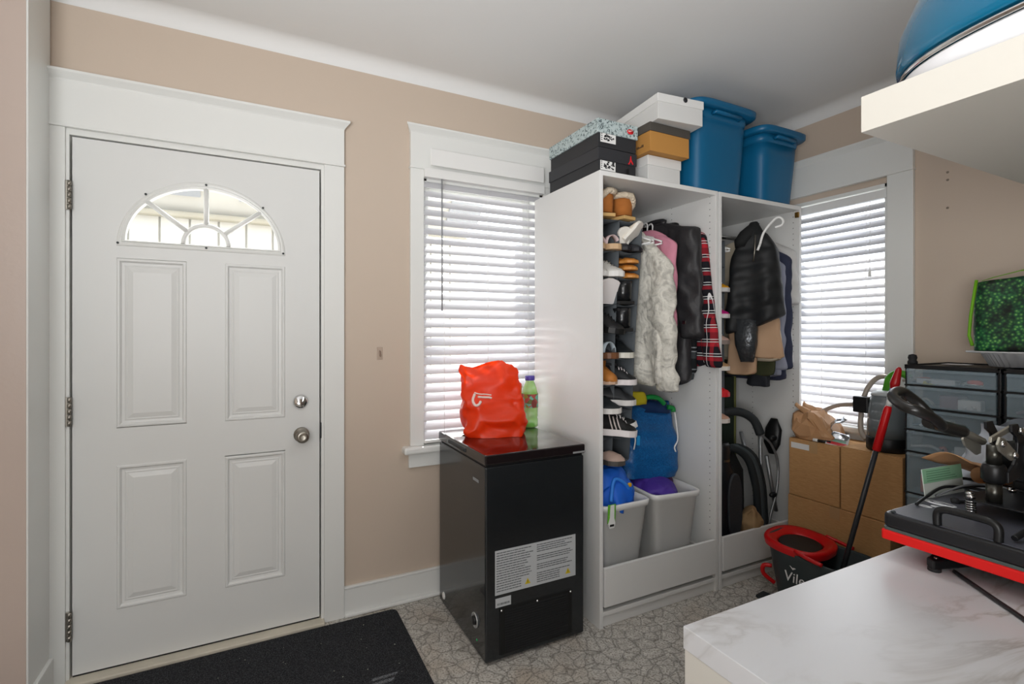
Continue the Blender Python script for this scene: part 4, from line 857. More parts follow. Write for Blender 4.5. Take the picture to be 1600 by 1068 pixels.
# ---------------- stroller ----------------
sr = thing('folded_stroller', 'folded black stroller with grey tubes standing in right wardrobe', 'stroller', (3.02, -.42, .110))
bf = mat('stroller_fabric', '#1c2224', .75, bump=(60, .3)); gm = mat('grey_tube', '#8f9294', .3, metal=.6)
MB().tube(smooth_path([(-.19, .0, .66), (-.08, -.02, .74), (.03, -.05, .745), (.105, -.08, .70), (.135, -.10, .62)], 6), [.024]*25, 12).build('handlebar', mat('foam_grip', '#25292b', .7), sr)
for dx, mm_ in ((0, bf), (.032, mat('stroller_trim', '#3b4346', .6)), (.055, bf)):
    MB().tube(smooth_path([(-.19+dx, -.05, .50), (-.09+dx, -.075, .56), (.02+dx, -.10, .50), (.065+dx, -.12, .36), (.085+dx, -.12, .20), (.09+dx, -.12, .10)], 6), .020, 10).build('canopy_rib', mm_, sr)
m = MB().loft([ring(-.07, -.02, .05, .12, .06, 26, .7), ring(-.06, -.02, .25, .125, .065, 26, .7), ring(-.055, -.02, .42, .11, .06, 26, .8), ring(-.06, -.02, .53, .06, .04, 26)]); m.wrinkle(.012, 10, 4); m.build('seat_fabric', mat('seat_black', '#0f1112', .85), sr)
for a_, b__ in (((.13, -.10, .64), (.135, -.12, .05)), ((.10, .0, .62), (.18, -.10, .04)), ((.16, -.12, .50), (.23, -.13, .18))): MB().tube([a_, b__], .011, 8).build('frame_tube', gm, sr)
MB().tube(smooth_path([(.135, -.10, .62), (.20, -.12, .56), (.245, -.13, .45), (.22, -.14, .30), (.165, -.14, .16), (.15, -.14, .05)], 5), .007, 8).build('frame_tube', gm, sr)
MB().loft([ring(.235, -.10, .50, .012, .018, 14), ring(.235, -.10, .56, .026, .05, 14), ring(.25, -.10, .64, .024, .05, 14), ring(.255, -.10, .70, .010, .02, 14)]).build('footrest', M_black, sr)
for z in (.28, .60): MB().ball((.19, -.14, z), .022, 12, 8, (1.3, .7, .7)).build('joint', M_black, sr)
for x, z in ((-.02, .06), (.14, .07)): w_ = MB().lathe([(0, -.014), (.05, -.014), (.062, -.008), (.062, .008), (.05, .014), (0, .014)], 24, T=Matrix.Translation((x, -.03, z)) @ Matrix.Rotation(PI/2, 4, 'Y')).build('wheel', M_matte, sr)
sp = thing('oval_speaker', 'tall black rounded case with ribbed oval front in right wardrobe', 'case', (2.865, -.50, .110))
MB().loft([ring(0, 0, 0, .060, .05, 32, .7), ring(0, 0, .02, .068, .056, 32, .7), ring(0, 0, .42, .068, .056, 32, .7), ring(0, 0, .47, .050, .045, 32, .8), ring(0, 0, .49, .044, .040, 32, .8), ring(0, 0, .58, .044, .040, 32, .8), ring(0, 0, .60, .036, .034, 32)]).build('case_body', mat('case_black', '#17181c', .35), sp)
MB().loft([[(.03+.052*math.copysign(abs(math.cos(a))**.8, math.cos(a))*k, -.052-h, .27+.17*math.copysign(abs(math.sin(a))**.75, math.sin(a))*k) for a in [2*PI*j/30 for j in range(30)]] for k, h in ((1, 0), (1, .012), (.94, .018), (.90, .014))], smooth=True).build('oval_front', mat('ribbed_grey', '#2e3034', .6, bump=(160, .6)), sp)
MB().lathe([(.046, .50), (.046, .512)], 24, sx=1, sy=.92, caps=False).build('metal_band', M_steel, sp)
heap('tan_hat', 'crumpled tan cloth hat at the foot of the stroller', 'hat', (3.015, -.565, .215), .055, .05, .14, mat('tan_cloth', '#8f7452', .85), 17, amp=.022)
# ---------------- cardboard boxes by the right window ----------------
def carton(label, x0, x1, y0, y1, z0, z1, seed, tape=True):
    r = thing('cardboard_box', label, 'box', ((x0+x1)/2, (y0+y1)/2, z0), random.uniform(-.01, .01)); a, b_, h = (x1-x0)/2, (y1-y0)/2, z1-z0
    MB().box(-a, a, -b_, b_, 0, h-.004).build('box_body', M_card, r, bevel=.003)
    for s in (-1, 1): MB().box(-a+.002, a-.002, .001 if s > 0 else -b_, b_ if s > 0 else -.001, h-.004, h).build('flap', M_card, r, bevel=.001)
    if tape: MB().box(-a-.0006, a, -.024, .024, h, h+.0006).box(-a-.0008, -a-.0002, -.024, .024, h-.06, h).build('tape', mat('packing_tape', '#b7946a', .2), r)
    return r
carton('lower cardboard box on the floor, longest, beneath the two upper boxes', 3.205, 3.475, -1.150, -.652, 0, .424, 1)
ub = carton('upper left cardboard box with the brown paper bag on top', 3.210, 3.470, -.920, -.655, .426, .732, 2); 
B('shipping_label', M_lab, ub, -.1312, -.1304, .02, .12, .255, .285, world=False, bevel=0)
carton('upper right cardboard box under the grey spot cleaner', 3.205, 3.470, -1.200, -.930, .426, .738, 3, tape=False)
# brown paper bag
pb = thing('paper_bag', 'crumpled brown paper bag lying on the upper left box', 'bag', (3.33, -.745, .734), rz=.15)
m = MB(); m.loft([ring(0, 0, 0, .105, .095, 30, .5), ring(0, 0, .03, .115, .105, 30, .5), ring(0, .01, .075, .105, .100, 30, .55), ring(0, .03, .115, .095, .075, 30, .6), ring(.01, .04, .145, .085, .045, 30, .6)]); m.wrinkle(.028, 15, 5); m.wrinkle(.010, 40, 2); m.v = [(x, y, max(z, .0)) for x, y, z in m.v]; m.sm = [False]*len(m.sm); m.wrinkle(.006, 70, 9); m.v = [(x, y, max(z, .0)) for x, y, z in m.v]; m.build('bag_body', M_kraft, pb)
MB().grid(lambda u, v: (-.06+.12*u, .03+.07*v, .125+.045*v+.02*math.sin(u*7)), 8, 4).wrinkle(.012, 25, 8).build('bag_mouth', M_kraft, pb, solid=.001)
pc = thing('blister_pack', 'torn silver and white blister pack with red print on cardboard box', 'packet', (3.27, -.875, .750), rot=(.15, -.5, .35))
MB().box(-.045, .045, -.05, .045, 0, .004).build('card', mat('pack_white', '#d5d5d5', .4), pc, bevel=.001)
MB().box(-.042, -.020, -.045, .04, .004, .005).build('red_band', M_red, pc); MB().box(-.018, .0, -.04, .035, .004, .005).build('green_band', mat('pack_green', '#8fb7a4', .5), pc)
MB().grid(lambda u, v: (.0+.05*u, -.045+.09*v, .010+.022*math.sin(PI*u)*math.sin(PI*v)), 8, 8).wrinkle(.006, 40, 3).build('blister', mat('silver_foil', '#b9bdc2', .18, metal=.8), pc)
pd = thing('foil_strip', 'crumpled silver foil strip standing beside the paper bag', 'foil', (3.30, -.84, .78), rot=(.3, -.2, .6))
MB().grid(lambda u, v: (-.03+.06*u, .02*math.sin(v*5), .10*v), 8, 12).wrinkle(.016, 30, 6).build('foil', mat('silver_foil', '#b9bdc2', .18, metal=.8), pd, solid=.001)
pn = thing('marker_pen', 'black marker with white cap lying on upper left box edge', 'pen', (3.228, -.835, .742), rot=(0, 0, .2))
MB().lathe([(0, -.05), (.007, -.05), (.007, .03), (0, .03)], 10, T=RX).build('barrel', M_black, pn); MB().lathe([(0, .03), (.0085, .03), (.0085, .052), (0, .054)], 10, T=Matrix.Rotation(-PI/2, 4, 'X')).build('cap', M_white, pn)
# grey spot cleaner (kettle shaped machine)
kt = thing('spot_cleaner', 'grey translucent carpet spot cleaner with green handle and hose', 'cleaner', (3.315, -1.085, .740), rz=0)
M_kt = mat('smoky_grey', '#6f777a', .12, alpha=.88, coat=.3)
MB().lathe([(0, 0), (.082, 0), (.086, .006), (.086, .060), (.083, .064)], 36).build('base', M_black, kt)
MB().lathe([(.083, .064), (.083, .12), (.078, .20), (.068, .255), (.055, .275), (.03, .285), (0, .285)], 36).build('tank', M_kt, kt)
MB().lathe([(.060, .262), (.069, .262), (.066, .272), (.050, .284), (.0, .288)], 32).build('tank_cap', mat('pale_grey_plastic', '#b4babb', .3), kt)
gp = mat('lime_plastic', '#4f9f23', .35)
MB().loft([ring(.0, .0, .275, .020, .024, 18, .8), ring(.0, -.005, .32, .017, .020, 18, .8), ring(0, -.012, .352, .017, .022, 18, .8)]).build('handle_post', gp, kt)
MB().tube(smooth_path([(0, -.008, .345), (0, -.030, .368), (0, -.065, .370), (0, -.092, .352)], 5), .0165, 10).build('handle', gp, kt); MB().tube(smooth_path([(0, -.092, .352), (0, -.103, .33), (0, -.098, .290), (0, -.075, .262)], 5), .013, 10).build('handle_lower', M_black, kt)
B('hose_clip', M_black, kt, -.02, .02, .078, .150, .165, .245, world=False, bevel=.006)
def hose(name, pts, r, mm, parent, pitch=.0075):
    P = smooth_path(pts, 14); L = 0; out = [P[0]]; rs = [r]; acc = 0
    rr = []; Q = []
    seglen = [0]
    for a, b_ in zip(P, P[1:]): seglen.append(seglen[-1]+(b_-a).length)
    n = int(seglen[-1]/(pitch/2)); k = 0
    for i in range(n+1):
        d = seglen[-1]*i/n
        while k < len(P)-2 and seglen[k+1] < d: k += 1
        t = (d-seglen[k])/max(seglen[k+1]-seglen[k], 1e-6); Q.append(P[k].lerp(P[k+1], t)); rr.append(r*(1.0 if i % 2 else .86))
    return MB().tube(Q, rr, 10).build(name, mm, parent)
hm_ = mat('beige_hose', '#a79c90', .35)
hose('hose', [(.02, -.03, .30), (.05, .02, .345), (.06, .08, .335), (.05, .125, .26), (.02, .130, .15), (.0, .118, .07), (-.01, .09, .035)], .013, hm_, kt)
hose('hose', [(.06, .12, .20), (.08, .20, .19), (.085, .29, .17), (.075, .36, .13)], .012, hm_, kt)
# ---------------- drawer towers ----------------
TW0, TW1, TH = 3.105, 3.47, 1.165
M_frame = mat('tower_frame_black', '#101113', .4)
cont = [mat('content_'+c, c, .6) for c in ('#c9c9cc', '#d0471f', '#b9b12a', '#7a4d5a', '#e2e2e2', '#39566a', '#8f8a80')]
def tower(label, y0, y1, seed):
    r = thing('drawer_tower', label, 'drawers', ((TW0+TW1)/2, (y0+y1)/2, 0)); random.seed(seed)
    zs = [(1.085, 1.150), (.990, 1.076), (.895, .981), (.802, .886), (.625, .793), (.448, .616), (.271, .439), (.094, .262)]
    B('top_tray', M_frame, r, TW0, TW1, y0, y1, 1.150, TH-.004); 
    MB().box(TW0, TW1, y0, y0+.010, TH-.006, TH+.002).box(TW0, TW1, y1-.010, y1, TH-.006, TH+.002).box(TW0, TW0+.010, y0, y1, TH-.006, TH+.002).box(TW1-.010, TW1, y0, y1, TH-.006, TH+.002).build('top_rim', M_frame, r, world=True, bevel=.001)
    for x in (TW0+.006, TW1-.012):
        for y in (y0, y1-.010): B('frame_post', M_frame, r, x, x+.012, y, y+.010, 0, 1.15)
    for z0, z1 in zs:
        B('shelf_rail', M_frame, r, TW0-.001, TW1, y0, y1, z0-.009, z0-.002, bevel=.001)
        d = MB(); a0, a1, b0, b1 = TW0-.004, TW1-.02, y0+.011, y1-.011; t = .002
        d.box(a0, a0+t, b0, b1, z0, z1).box(a1-t, a1, b0, b1, z0, z1-.01).box(a0, a1, b0, b0+t, z0, z1-.01).box(a0, a1, b1-t, b1, z0, z1-.01).box(a0, a1, b0, b1, z0, z0+t)
        dr_ = d.build('drawer', M_smoke, r, world=True)
        B('drawer_lip', M_smoke, dr_, a0-.010, a0, b0, b1, z1-.012, z1-.002, bevel=.003)
        if z1 > .6:
            for i in range(5):
                y = random.uniform(b0+.02, b1-.07); w_ = random.uniform(.03, .09); hh = random.uniform(.015, (z1-z0)*.6); x = random.uniform(a0+.008, a0+.04)
                c = random.choice(cont); dd = random.uniform(.02, .10)
                if i % 2: MB().box(x, x+dd, y, y+w_, z0+.003, z0+.003+hh).build('stored_piece', c, dr_, world=True, bevel=.004)
                else: MB().tube(smooth_path([(x, y, z0+.012), (x+.02, y+w_*.5, z0+.012+hh*.5), (x+.01, y+w_*1.2, z0+.010)]), .006, 6).build('stored_piece', c, dr_, world=True)
            B('stored_lining', mat('stored_dark', '#2f3a42', .8), dr_, a0+.12, a1-.02, b0+.006, b1-.006, z0+.004, z0+(z1-z0)*.82, bevel=0)
    return r
t1_ = tower('black drawer tower with smoky drawers directly behind the mop pole', -1.566, -1.252, 2)
tower('second black drawer tower at the right edge of the picture', -1.890, -1.574, 9)
top_d = [c for c in t1_.children if c.name.startswith('drawer') and not c.name.startswith('drawer_')][0]
for nm, col, y, z, l in (('orange', '#e2481a', -1.485, 1.110, .03), ('yellow', '#c3b31c', -1.33, 1.098, .025), ('red', '#a2333c', -1.385, 1.098, .02)):
    MB().lathe([(0, 0), (.018, 0), (.018, .012), (.010, .018), (0, .018)], 14, (TW0+.018, y, z-.012), sx=.5, sy=1.4).build('stored_piece', mat('content_'+col, col, .5), top_d, world=True)
MB().tube([(TW0+.01, -1.52, 1.096), (TW0+.012, -1.40, 1.104)], .002, 5).build('stored_piece', M_chrome, top_d, world=True)
cp = thing('black_knob', 'small black rubber knob standing on left corner of first drawer tower', 'knob', (3.128, -1.272, 1.168))
MB().lathe([(0, 0), (.018, 0), (.018, .012), (.014, .018), (.017, .028), (.014, .040), (0, .044)], 18).build('knob_body', M_matte, cp)
# paper on the tower
pp = B('paper_slip', M_lab, None, -.03, .03, -.045, .045, 0, .001, world=False, bevel=0); pp.location = (3.30, -1.36, 1.166+.001); tag(pp, 'white paper slip lying on top of the first drawer tower', 'paper')
# foil tray
ft = thing('foil_tray', 'ribbed aluminium foil roasting tray on the drawer towers', 'tray', (3.275, -1.665, 1.170))
M_al = mat('aluminium_foil', '#d4d6d9', .38, metal=.45, bump=(60, .15))
def ribring(a, b_, z, amp):
    P = []; N_ = 220
    for j in range(N_):
        t = 2*PI*j/N_; e = .35; c, s_ = math.cos(t), math.sin(t); x = a*math.copysign(abs(c)**e, c); y = b_*math.copysign(abs(s_)**e, s_); k = 1+amp*(1 if j % 4 < 2 else -1)/a*.5; P.append((x*k, y*k, z))
    return P
MB().loft([ribring(.105, .165, 0, .004), ribring(.125, .188, .050, .004), ribring(.128, .192, .053, 0)], caps=True).build('tray_wall', M_al, ft)
MB().loft([ribring(.127, .191, .053, 0), ribring(.150, .232, .054, 0), ribring(.152, .234, .058, 0), ribring(.150, .232, .061, 0), ribring(.127, .191, .058, 0)], caps=False).build('tray_rim', M_al, ft)
# green hedge-print tote
gb_ = thing('hedge_tote', 'reusable tote bag printed with green leaves and lime trim on the foil tray', 'bag', (3.275, -1.70, 1.231))
m = MB(); rows = 14; rings = []
for i in range(rows+1):
    t = i/rows; rings.append([(x+.012*math.sin(y*18)*t, y, .285*t+(.012*math.sin(y*14+1)*t)) for x, y, _ in ring(0, 0, 0, .095*(1-.35*t), .262-.02*abs(t-.35), 60, .32)])
m.loft(rings, caps=False); n0 = len(m.v); m.wrinkle(.007, 10, 4); m.v = [(x, y, max(z, 0)) for x, y, z in m.v]; m.build('bag_body', M_hedge, gb_, solid=.002)
lime = mat('lime_piping', '#6fae17', .55)
MB().tube([(-.095+.0, .245, .0+.02), (-.088, .258, .06), (-.08, .256, .14), (-.065, .243, .285)], .006, 6).build('piping', lime, gb_)
MB().grid(lambda u, v: (-.02+.05*u, .24-.42*u*.0-.46*v, .283+.028*math.sin(PI*min(v*1.5, 1))+.012*u), 3, 16).wrinkle(.008, 14, 2).build('lime_lining', lime, gb_, solid=.002)
MB().grid(lambda u, v: (-.085-.018*math.sin(PI*v)+.02*v, .045+.035*u-.03*math.sin(PI*v)*1-.0*v, .275-.22*v), 3, 12).build('handle', M_black, gb_, solid=.002)
MB().tube(smooth_path([(-.098, .05, .10), (-.102, .02, .06), (-.105, -.05, .045), (-.10, -.12, .07), (-.09, -.16, .15)], 6), .010, 6).build('handle', M_black, gb_)
MB().grid(lambda u, v: (-.05+.12*v, .02+.03*u, .30+.012*math.sin(PI*v)), 2, 8).build('handle_band', M_black, gb_, solid=.002)
# ---------------- mop and bucket ----------------
bk = thing('mop_bucket', 'grey oval mop bucket with red wringer ring in front of cartons', 'bucket', (2.98, -.985, 0), rz=.12)
M_bg = mat('bucket_grey', '#363f41', .4)
def br_(z, k, dx=0, dy=0): return ring(dx, dy, z, .150+k, .235+k*1.2, 44, .62)
m = MB(); m.loft([br_(.006, -.045), br_(0, -.04), br_(.02, -.036), br_(.24, -.004), br_(.268, 0), br_(.272, -.004), br_(.262, -.010), br_(.03, -.045)], caps=True)
m.v = [(x, y, z+(.035*max(0, (y-.02)/.2) if z > .2 else 0)) for x, y, z in m.v]; m.build('bucket_body', M_bg, bk)
MB().box(-.15, -.08, .15, .25, .0, .016).build('pedal', M_dark, bk, bevel=.006)
MB().tube(smooth_path([(-.10, .195, .165), (-.118, .225, .160), (-.116, .228, .12), (-.085, .190, .080)], 4), .010, 8).build('pouring_grip', M_red, bk)
# wringer: red outer ring, sloping
def wr_(k, z, e=.8): return [(x, y, z+.06*(y-.10)) for x, y, _ in ring(0, .110, 0, .138+k, .128+k, 44, e)]
MB().loft([wr_(.014, .268), wr_(.018, .292), wr_(.012, .304), wr_(-.004, .300), wr_(-.018, .290), wr_(-.034, .286), wr_(-.040, .278), wr_(-.034, .262)], caps=False).build('wringer_ring', M_red, bk)
MB().loft([wr_(-.040, .282, .95), wr_(-.050, .20, 1), wr_(-.062, .17, 1)], caps=True).build('wringer_basket', mat('basket_black', '#14191a', .5), bk)
for sx in (-1, 1): MB().tube(smooth_path([(sx*.150, .06, .298), (sx*.158, -.0, .285), (sx*.155, -.06, .276)], 4), .009, 8).build('carry_handle', M_red, bk)
text('brand_lettering', 'Vileda', .062, mat('print_white', '#dcdcdc', .5), bk, frame4((-.1445, .035, .165), (0, -1, 0), (-1, 0, .17)), ext=.0008)
MB().prism([(.055, .215), (.068, .206), (.082, .222), (.070, .214), (.064, .217)], 'x', -.153, -.150).build('bird_mark', mat('print_white', '#dcdcdc', .5), bk)
mp = thing('mop', 'mop with red grip and dark pole standing in the grey bucket', 'mop', (2.945, -1.09, .03))
p0, p1 = Vector((2.944, -1.088, .245)), Vector((3.095, -1.236, 1.145))
at_ = lambda t: p0.lerp(p1, t)
L0 = Vector((2.945, -1.09, .03)); q = lambda t: at_(t)-L0
MB().tube([q(-.19), q(.60)], .0105, 12).build('pole', mat('pole_grey', '#2e3033', .35), mp)
MB().tube([q(.60), q(.605), q(.80), q(.82)], [.012, .0165, .0155, .012], 14).build('grip', M_red, mp)
MB().tube([q(.82), q(.87)], .012, 12).build('collar', M_white, mp); MB().tube([q(.87), q(.905)], .013, 12).build('blue_collar', mat('mop_blue', '#2b3f9c', .4), mp)
MB().tube([q(.905), q(.93), q(1.0), q(1.01)], [.013, .019, .011, .005], 14).build('upper_grip', mat('mop_red', '#a81216', .35), mp)
MB().loft([ring(.01, .01, .02, .10, .07, 24), ring(.01, .01, .05, .09, .06, 24), ring(0, 0, .10, .03, .03, 24)]).wrinkle(.012, 20, 3).build('mop_head', mat('mop_fibre', '#a7a19a', .95), mp)
# ---------------- table ----------------
TX0, TX1, TY0, TY1, TZt = 1.326, 2.88, -2.62, -1.716, .75
tbl = thing('work_table', 'white desk with grey marble veined top in the right foreground', 'table', ((TX0+TX1)/2, (TY0+TY1)/2, 0))
B('tabletop', M_marble, tbl, TX0, TX1, TY0, TY1, .708, TZt, bevel=.0012)
B('side_panel', mat('table_side', '#cfccc4', .45), tbl, TX0+.002, TX0+.035, TY0+.01, TY1-.002, 0, .7075, bevel=.001); B('side_panel', mat('table_side', '#cfccc4', .45), tbl, TX1-.035, TX1-.002, TY0+.01, TY1-.002, 0, .7075, bevel=.001)
B('back_rail', mat('table_side', '#cfccc4', .45), tbl, TX0+.036, TX1-.036, TY0+.012, TY0+.03, .45, .7075, bevel=.001)
# ---------------- heat press ----------------
hp = thing('heat_press', 'black swing-away heat press with red pad and long lever handle', 'press', (2.27, -1.90, TZt), rz=.0)
M_pb = mat('press_black', '#1c1d20', .35); M_pt = mat('press_top', '#565862', .38, bump=(160, .12))
def rbox(x0, x1, y0, y1, z0, z1, rad=.02, n=6, k=0):
    P = []
    for (cx_, cy_, a0) in ((x1-rad, y1-rad, 0), (x0+rad, y1-rad, 90), (x0+rad, y0+rad, 180), (x1-rad, y0+rad, 270)):
        for i in range(n+1): a = math.radians(a0+90*i/n); P.append((cx_+rad*math.cos(a), cy_+rad*math.sin(a)))
    return P
px0, px1, py0, py1 = 1.985-2.27, 2.40-2.27, -2.120+1.90, -1.722+1.90
MB().prism(rbox(px0, px1, py0, py1, 0, 0), 'z', .076, .111).build('cover', M_pb, hp, bevel=.008, seg=3)
MB().prism(rbox(px0+.012, px1-.012, py0+.012, py1-.012, 0, 0), 'z', .111, .1125).build('cover_top', M_pt, hp)
MB().prism(rbox(px0+.002, px1-.002, py0+.002, py1-.002, 0, 0, .01), 'z', .070, .077).build('heat_plate', mat('plate_grey', '#4c5a58', .4), hp)
MB().prism(rbox(px0-.004, px1, py0, py1+.0, 0, 0, .008), 'z', .047, .070).build('silicone_pad', M_silicone, hp, bevel=.003)
MB().prism(rbox(px0+.06, px1-.02, py0+.05, py1-.06, 0, 0, .02), 'z', .028, .047).build('lower_platen', M_pb, hp)
MB().prism([(-.275, .075), (-.262, .094), (-.235, .098), (-.15, .07), (.0, .06), (.18, .06), (.18, -.16), (.0, -.16), (-.15, -.17), (-.22, -.21), (-.26, -.22), (-.272, -.19), (-.24, -.15), (-.15, -.09), (-.10, .0), (-.16, .035), (-.24, .062)], 'z', .006, .028).build('base_frame', M_black, hp, bevel=.004)
for x, y in ((-.258, .080), (-.255, -.20), (.16, .04), (.16, -.14)): MB().lathe([(0, 0), (.013, 0), (.013, .007), (0, .007)], 12, (x, y, 0)).build('foot', M_matte, hp)
MB().lathe([(0, 0), (.005, 0), (.003, .002), (0, .002)], 10, (-.252, .080, .028)).build('screw', M_chrome, hp)
hy0, hy1, hx = .070, -.036, -.268
MB().tube(smooth_path([(hx, hy0, .110), (hx, hy0, .138), (hx, hy0-.010, .149), (hx, hy0-.03, .151), (hx, hy1+.03, .151), (hx, hy1+.010, .149), (hx, hy1, .138), (hx, hy1, .110)], 5), .0085, 12).build('front_handle', M_black, hp)
lg = mat('print_grey', '#dfe2e5', .5)
FR = frame4((-.135, .125, .1130), (0.25, -1, 0), (0, 0, 1))
lo = MB().lathe([(0, 0), (.043, 0), (.043, .0006), (0, .0006)], 30, (-.092, .138, .1127), sx=.42, sy=.8).build('logo_oval', lg, hp)
MB().lathe([(.012, .0), (.012, .0010), (.018, .0010), (.018, 0)], 24, (-.092, .142, .1130), sx=.45, sy=1, caps=False).lathe([(.004, 0), (.004, .001), (.008, .001), (.008, 0)], 16, (-.092, .118, .1130), sx=.6, sy=1, caps=False).build('logo_swirl', M_pt, lo)
MB().lathe([(.007, .0), (.007, .0006), (.016, .0006), (.016, 0)], 20, (-.150, .146, .1127), sx=.5, sy=1, caps=False).lathe([(.006, .0), (.006, .0006), (.014, .0006), (.014, 0)], 20, (-.130, .128, .1127), sx=.5, sy=1, caps=False).build('logo_loops', lg, hp)
for x, y in ((px0+.018, py1-.018), (px0+.018, py0+.018), (px1-.018, py1-.018)): MB().lathe([(0, 0), (.006, 0), (.004, .003), (0, .003)], 10, (x, y, .1125)).build('corner_screw', M_dark, hp)
# spring mounting plate
PX, PY = 2.225-2.27, -1.892+1.90
MB().prism([(PX-.065, PY+.075), (PX-.015, PY+.085), (PX+.10, PY+.06), (PX+.12, PY-.03), (PX+.08, PY-.085), (PX-.03, PY-.09), (PX-.08, PY-.07), (PX-.085, PY+.045)], 'z', .146, .150).build('mount_plate', M_pb, hp, bevel=.002)
for x, y in ((-.072, .058), (-.045, .07), (-.07, -.06), (-.0, -.075), (.085, .035), (.09, -.05)):
    x += PX; y += PY
    sp_ = MB().tube([(x+.0085*math.cos(a), y+.0085*math.sin(a), .113+.034*a/(2*PI*6)) for a in [2*PI*i/10 for i in range(61)]], .0016, 5).build('spring', M_chrome, hp)
    MB().lathe([(.004, .1125), (.004, .152), (.009, .152), (.009, .157), (.005, .160), (0, .160)], 10, (x, y, 0)).build('bolt', M_chrome, sp_)
MB().lathe([(0, .150), (.015, .150), (.015, .196), (.0, .196)], 18, (2.172-2.27, -1.87+1.90, 0)).build('post', mat('gun_metal', '#55544f', .3, metal=.9), hp)
cx_, cy_ = -.098, .030
MB().lathe([(0, .196), (.018, .196), (.023, .204), (.023, .232), (.020, .240), (0, .240)], 22, (cx_, cy_, 0)).build('collar', M_black, hp)
MB().lathe([(0, .24), (.0145, .24), (.0145, .285), (0, .285)], 18, (cx_, cy_, 0)).build('piston', mat('gun_metal', '#55544f', .3, metal=.9), hp)
# linkage plates (in plane y = const, seen from the side)
lv = thing  # lever assembly
def plate(name, poly, y0, y1, mm, bevel=.001): return MB().prism(poly, 'y', y0, y1).build(name, mm, hp, bevel=bevel)
for yy in (cy_-.026, cy_+.020):
    plate('bracket', [(cx_+.018, .335), (cx_+.052, .335), (cx_+.085, .300), (cx_+.088, .235), (cx_+.060, .205), (cx_+.0, .200), (cx_+.0, .225), (cx_+.030, .240), (cx_+.048, .258), (cx_+.052, .290), (cx_+.045, .305), (cx_+.020, .318)], yy, yy+.006, M_pb)
for yy in (cy_-.034, cy_+.028): plate('link', [(cx_-.078, .300), (cx_-.066, .284), (cx_-.008, .256), (cx_+.012, .258), (cx_+.014, .276), (cx_-.046, .312), (cx_-.066, .316)], yy, yy+.005, mat('zinc', '#b7b4a8', .35, metal=.7))
plate('link', [(cx_-.066, .300), (cx_-.062, .312), (cx_+.038, .330), (cx_+.034, .316)], cy_-.018, cy_-.012, mat('zinc', '#b7b4a8', .35, metal=.7))
for x, z in ((cx_-.062, .301), (cx_+.002, .268), (cx_+.034, .322), (cx_+.070, .288), (cx_+.072, .232)): MB().lathe([(0, 0), (.008, 0), (.008, .005), (.004, .008), (0, .008)], 12, T=Matrix.Translation((x, cy_-.034, z)) @ RX).build('rivet', M_chrome, hp)
MB().box(cx_+.085, cx_+.26, cy_-.030, cy_+.030, .195, .275).build('support_arm', M_black, hp, bevel=.008); plate('arm_cap', [(cx_+.082, .190), (cx_+.100, .190), (cx_+.100, .285), (cx_+.082, .285)], cy_-.034, cy_+.034, M_black, .004)
for z in (.205, .265): MB().lathe([(0, 0), (.007, 0), (.005, .003), (0, .004)], 12, T=Matrix.Translation((cx_+.108, cy_-.030, z)) @ RX).build('rivet', M_chrome, hp)
MB().box(cx_+.22, cx_+.30, cy_-.04, cy_+.04, .02, .285).build('column', M_black, hp, bevel=.006)
# lever: steel bar then black padded stirrup handle
e0 = Vector((cx_-.062, cy_-.0, .300)); e1 = Vector((cx_-.165, cy_, .334)); e2 = Vector((1.955-2.27, cy_, 1.096-TZt)); 
MB().tube([e0, e1, e0.lerp(e1, 1.25)], .0095, 8).build('lever_bar', mat('zinc', '#b7b4a8', .35, metal=.7), hp)
g = MB(); f0 = e0.lerp(e1, .92); g.tube(smooth_path([f0, f0.lerp(Vector((1.87-2.27, cy_, 1.112-TZt)), .5), Vector((1.87-2.27, cy_, 1.114-TZt))], 5), .0135, 12)
hx0 = Vector((1.88-2.27, cy_, 1.112-TZt)); hx1 = Vector((1.775-2.27, cy_, 1.150-TZt))
g.tube(smooth_path([hx0+Vector((.012, 0, 0)), hx0+Vector((-.02, -.026, -.002)), hx0.lerp(hx1, .6)+Vector((0, -.032, -.006)), hx1+Vector((0, -.024, -.004)), hx1+Vector((-.004, 0, .004)), hx1+Vector((.026, .034, .018)), hx0.lerp(hx1, .55)+Vector((.034, .046, .042)), hx0+Vector((.006, .034, .044)), hx0+Vector((.016, .016, .020)), hx0+Vector((.012, 0, 0))], 6), .0105, 10)
g.build('lever_grip', mat('lever_black', '#191817', .3), hp)
# control cables
cb = mat('cable_black', '#161719', .45); cg = mat('cable_grey', '#6b6d70', .4)
def cable(label, pts, r, mm):
    o = MB().tube(smooth_path(pts, 8), r, 8).build('cable', mm, None, world=True, loc=pts[0]); tag(o, label, 'cable'); return o
z_ = TZt+.118
cable('black cable curling over the far left edge of the press plate', [(2.30, -1.700, .80), (2.33, -1.695, .868), (2.40, -1.71, .884), (2.45, -1.74, .878), (2.44, -1.84, .876), (2.36, -1.93, .872)], .0045, cb)
cable('black cable loop lying flat behind the spring plate', [(2.10, -1.745, z_), (2.17, -1.735, z_+.004), (2.26, -1.74, z_+.02), (2.32, -1.79, z_+.018), (2.33, -1.86, z_+.01), (2.30, -1.95, z_)], .0038, cb)
cable('thin black cable arching right of the press post', [(2.26, -1.90, z_+.006), (2.27, -1.915, z_+.045), (2.28, -1.94, z_+.048), (2.28, -1.97, z_+.006), (2.26, -2.02, z_)], .0032, cb)
cable('grey cable arching beside the thin black one', [(2.28, -1.925, z_+.004), (2.285, -1.945, z_+.05), (2.27, -1.965, z_+.045), (2.25, -1.985, z_+.0), (2.22, -2.05, z_)], .0030, cg)
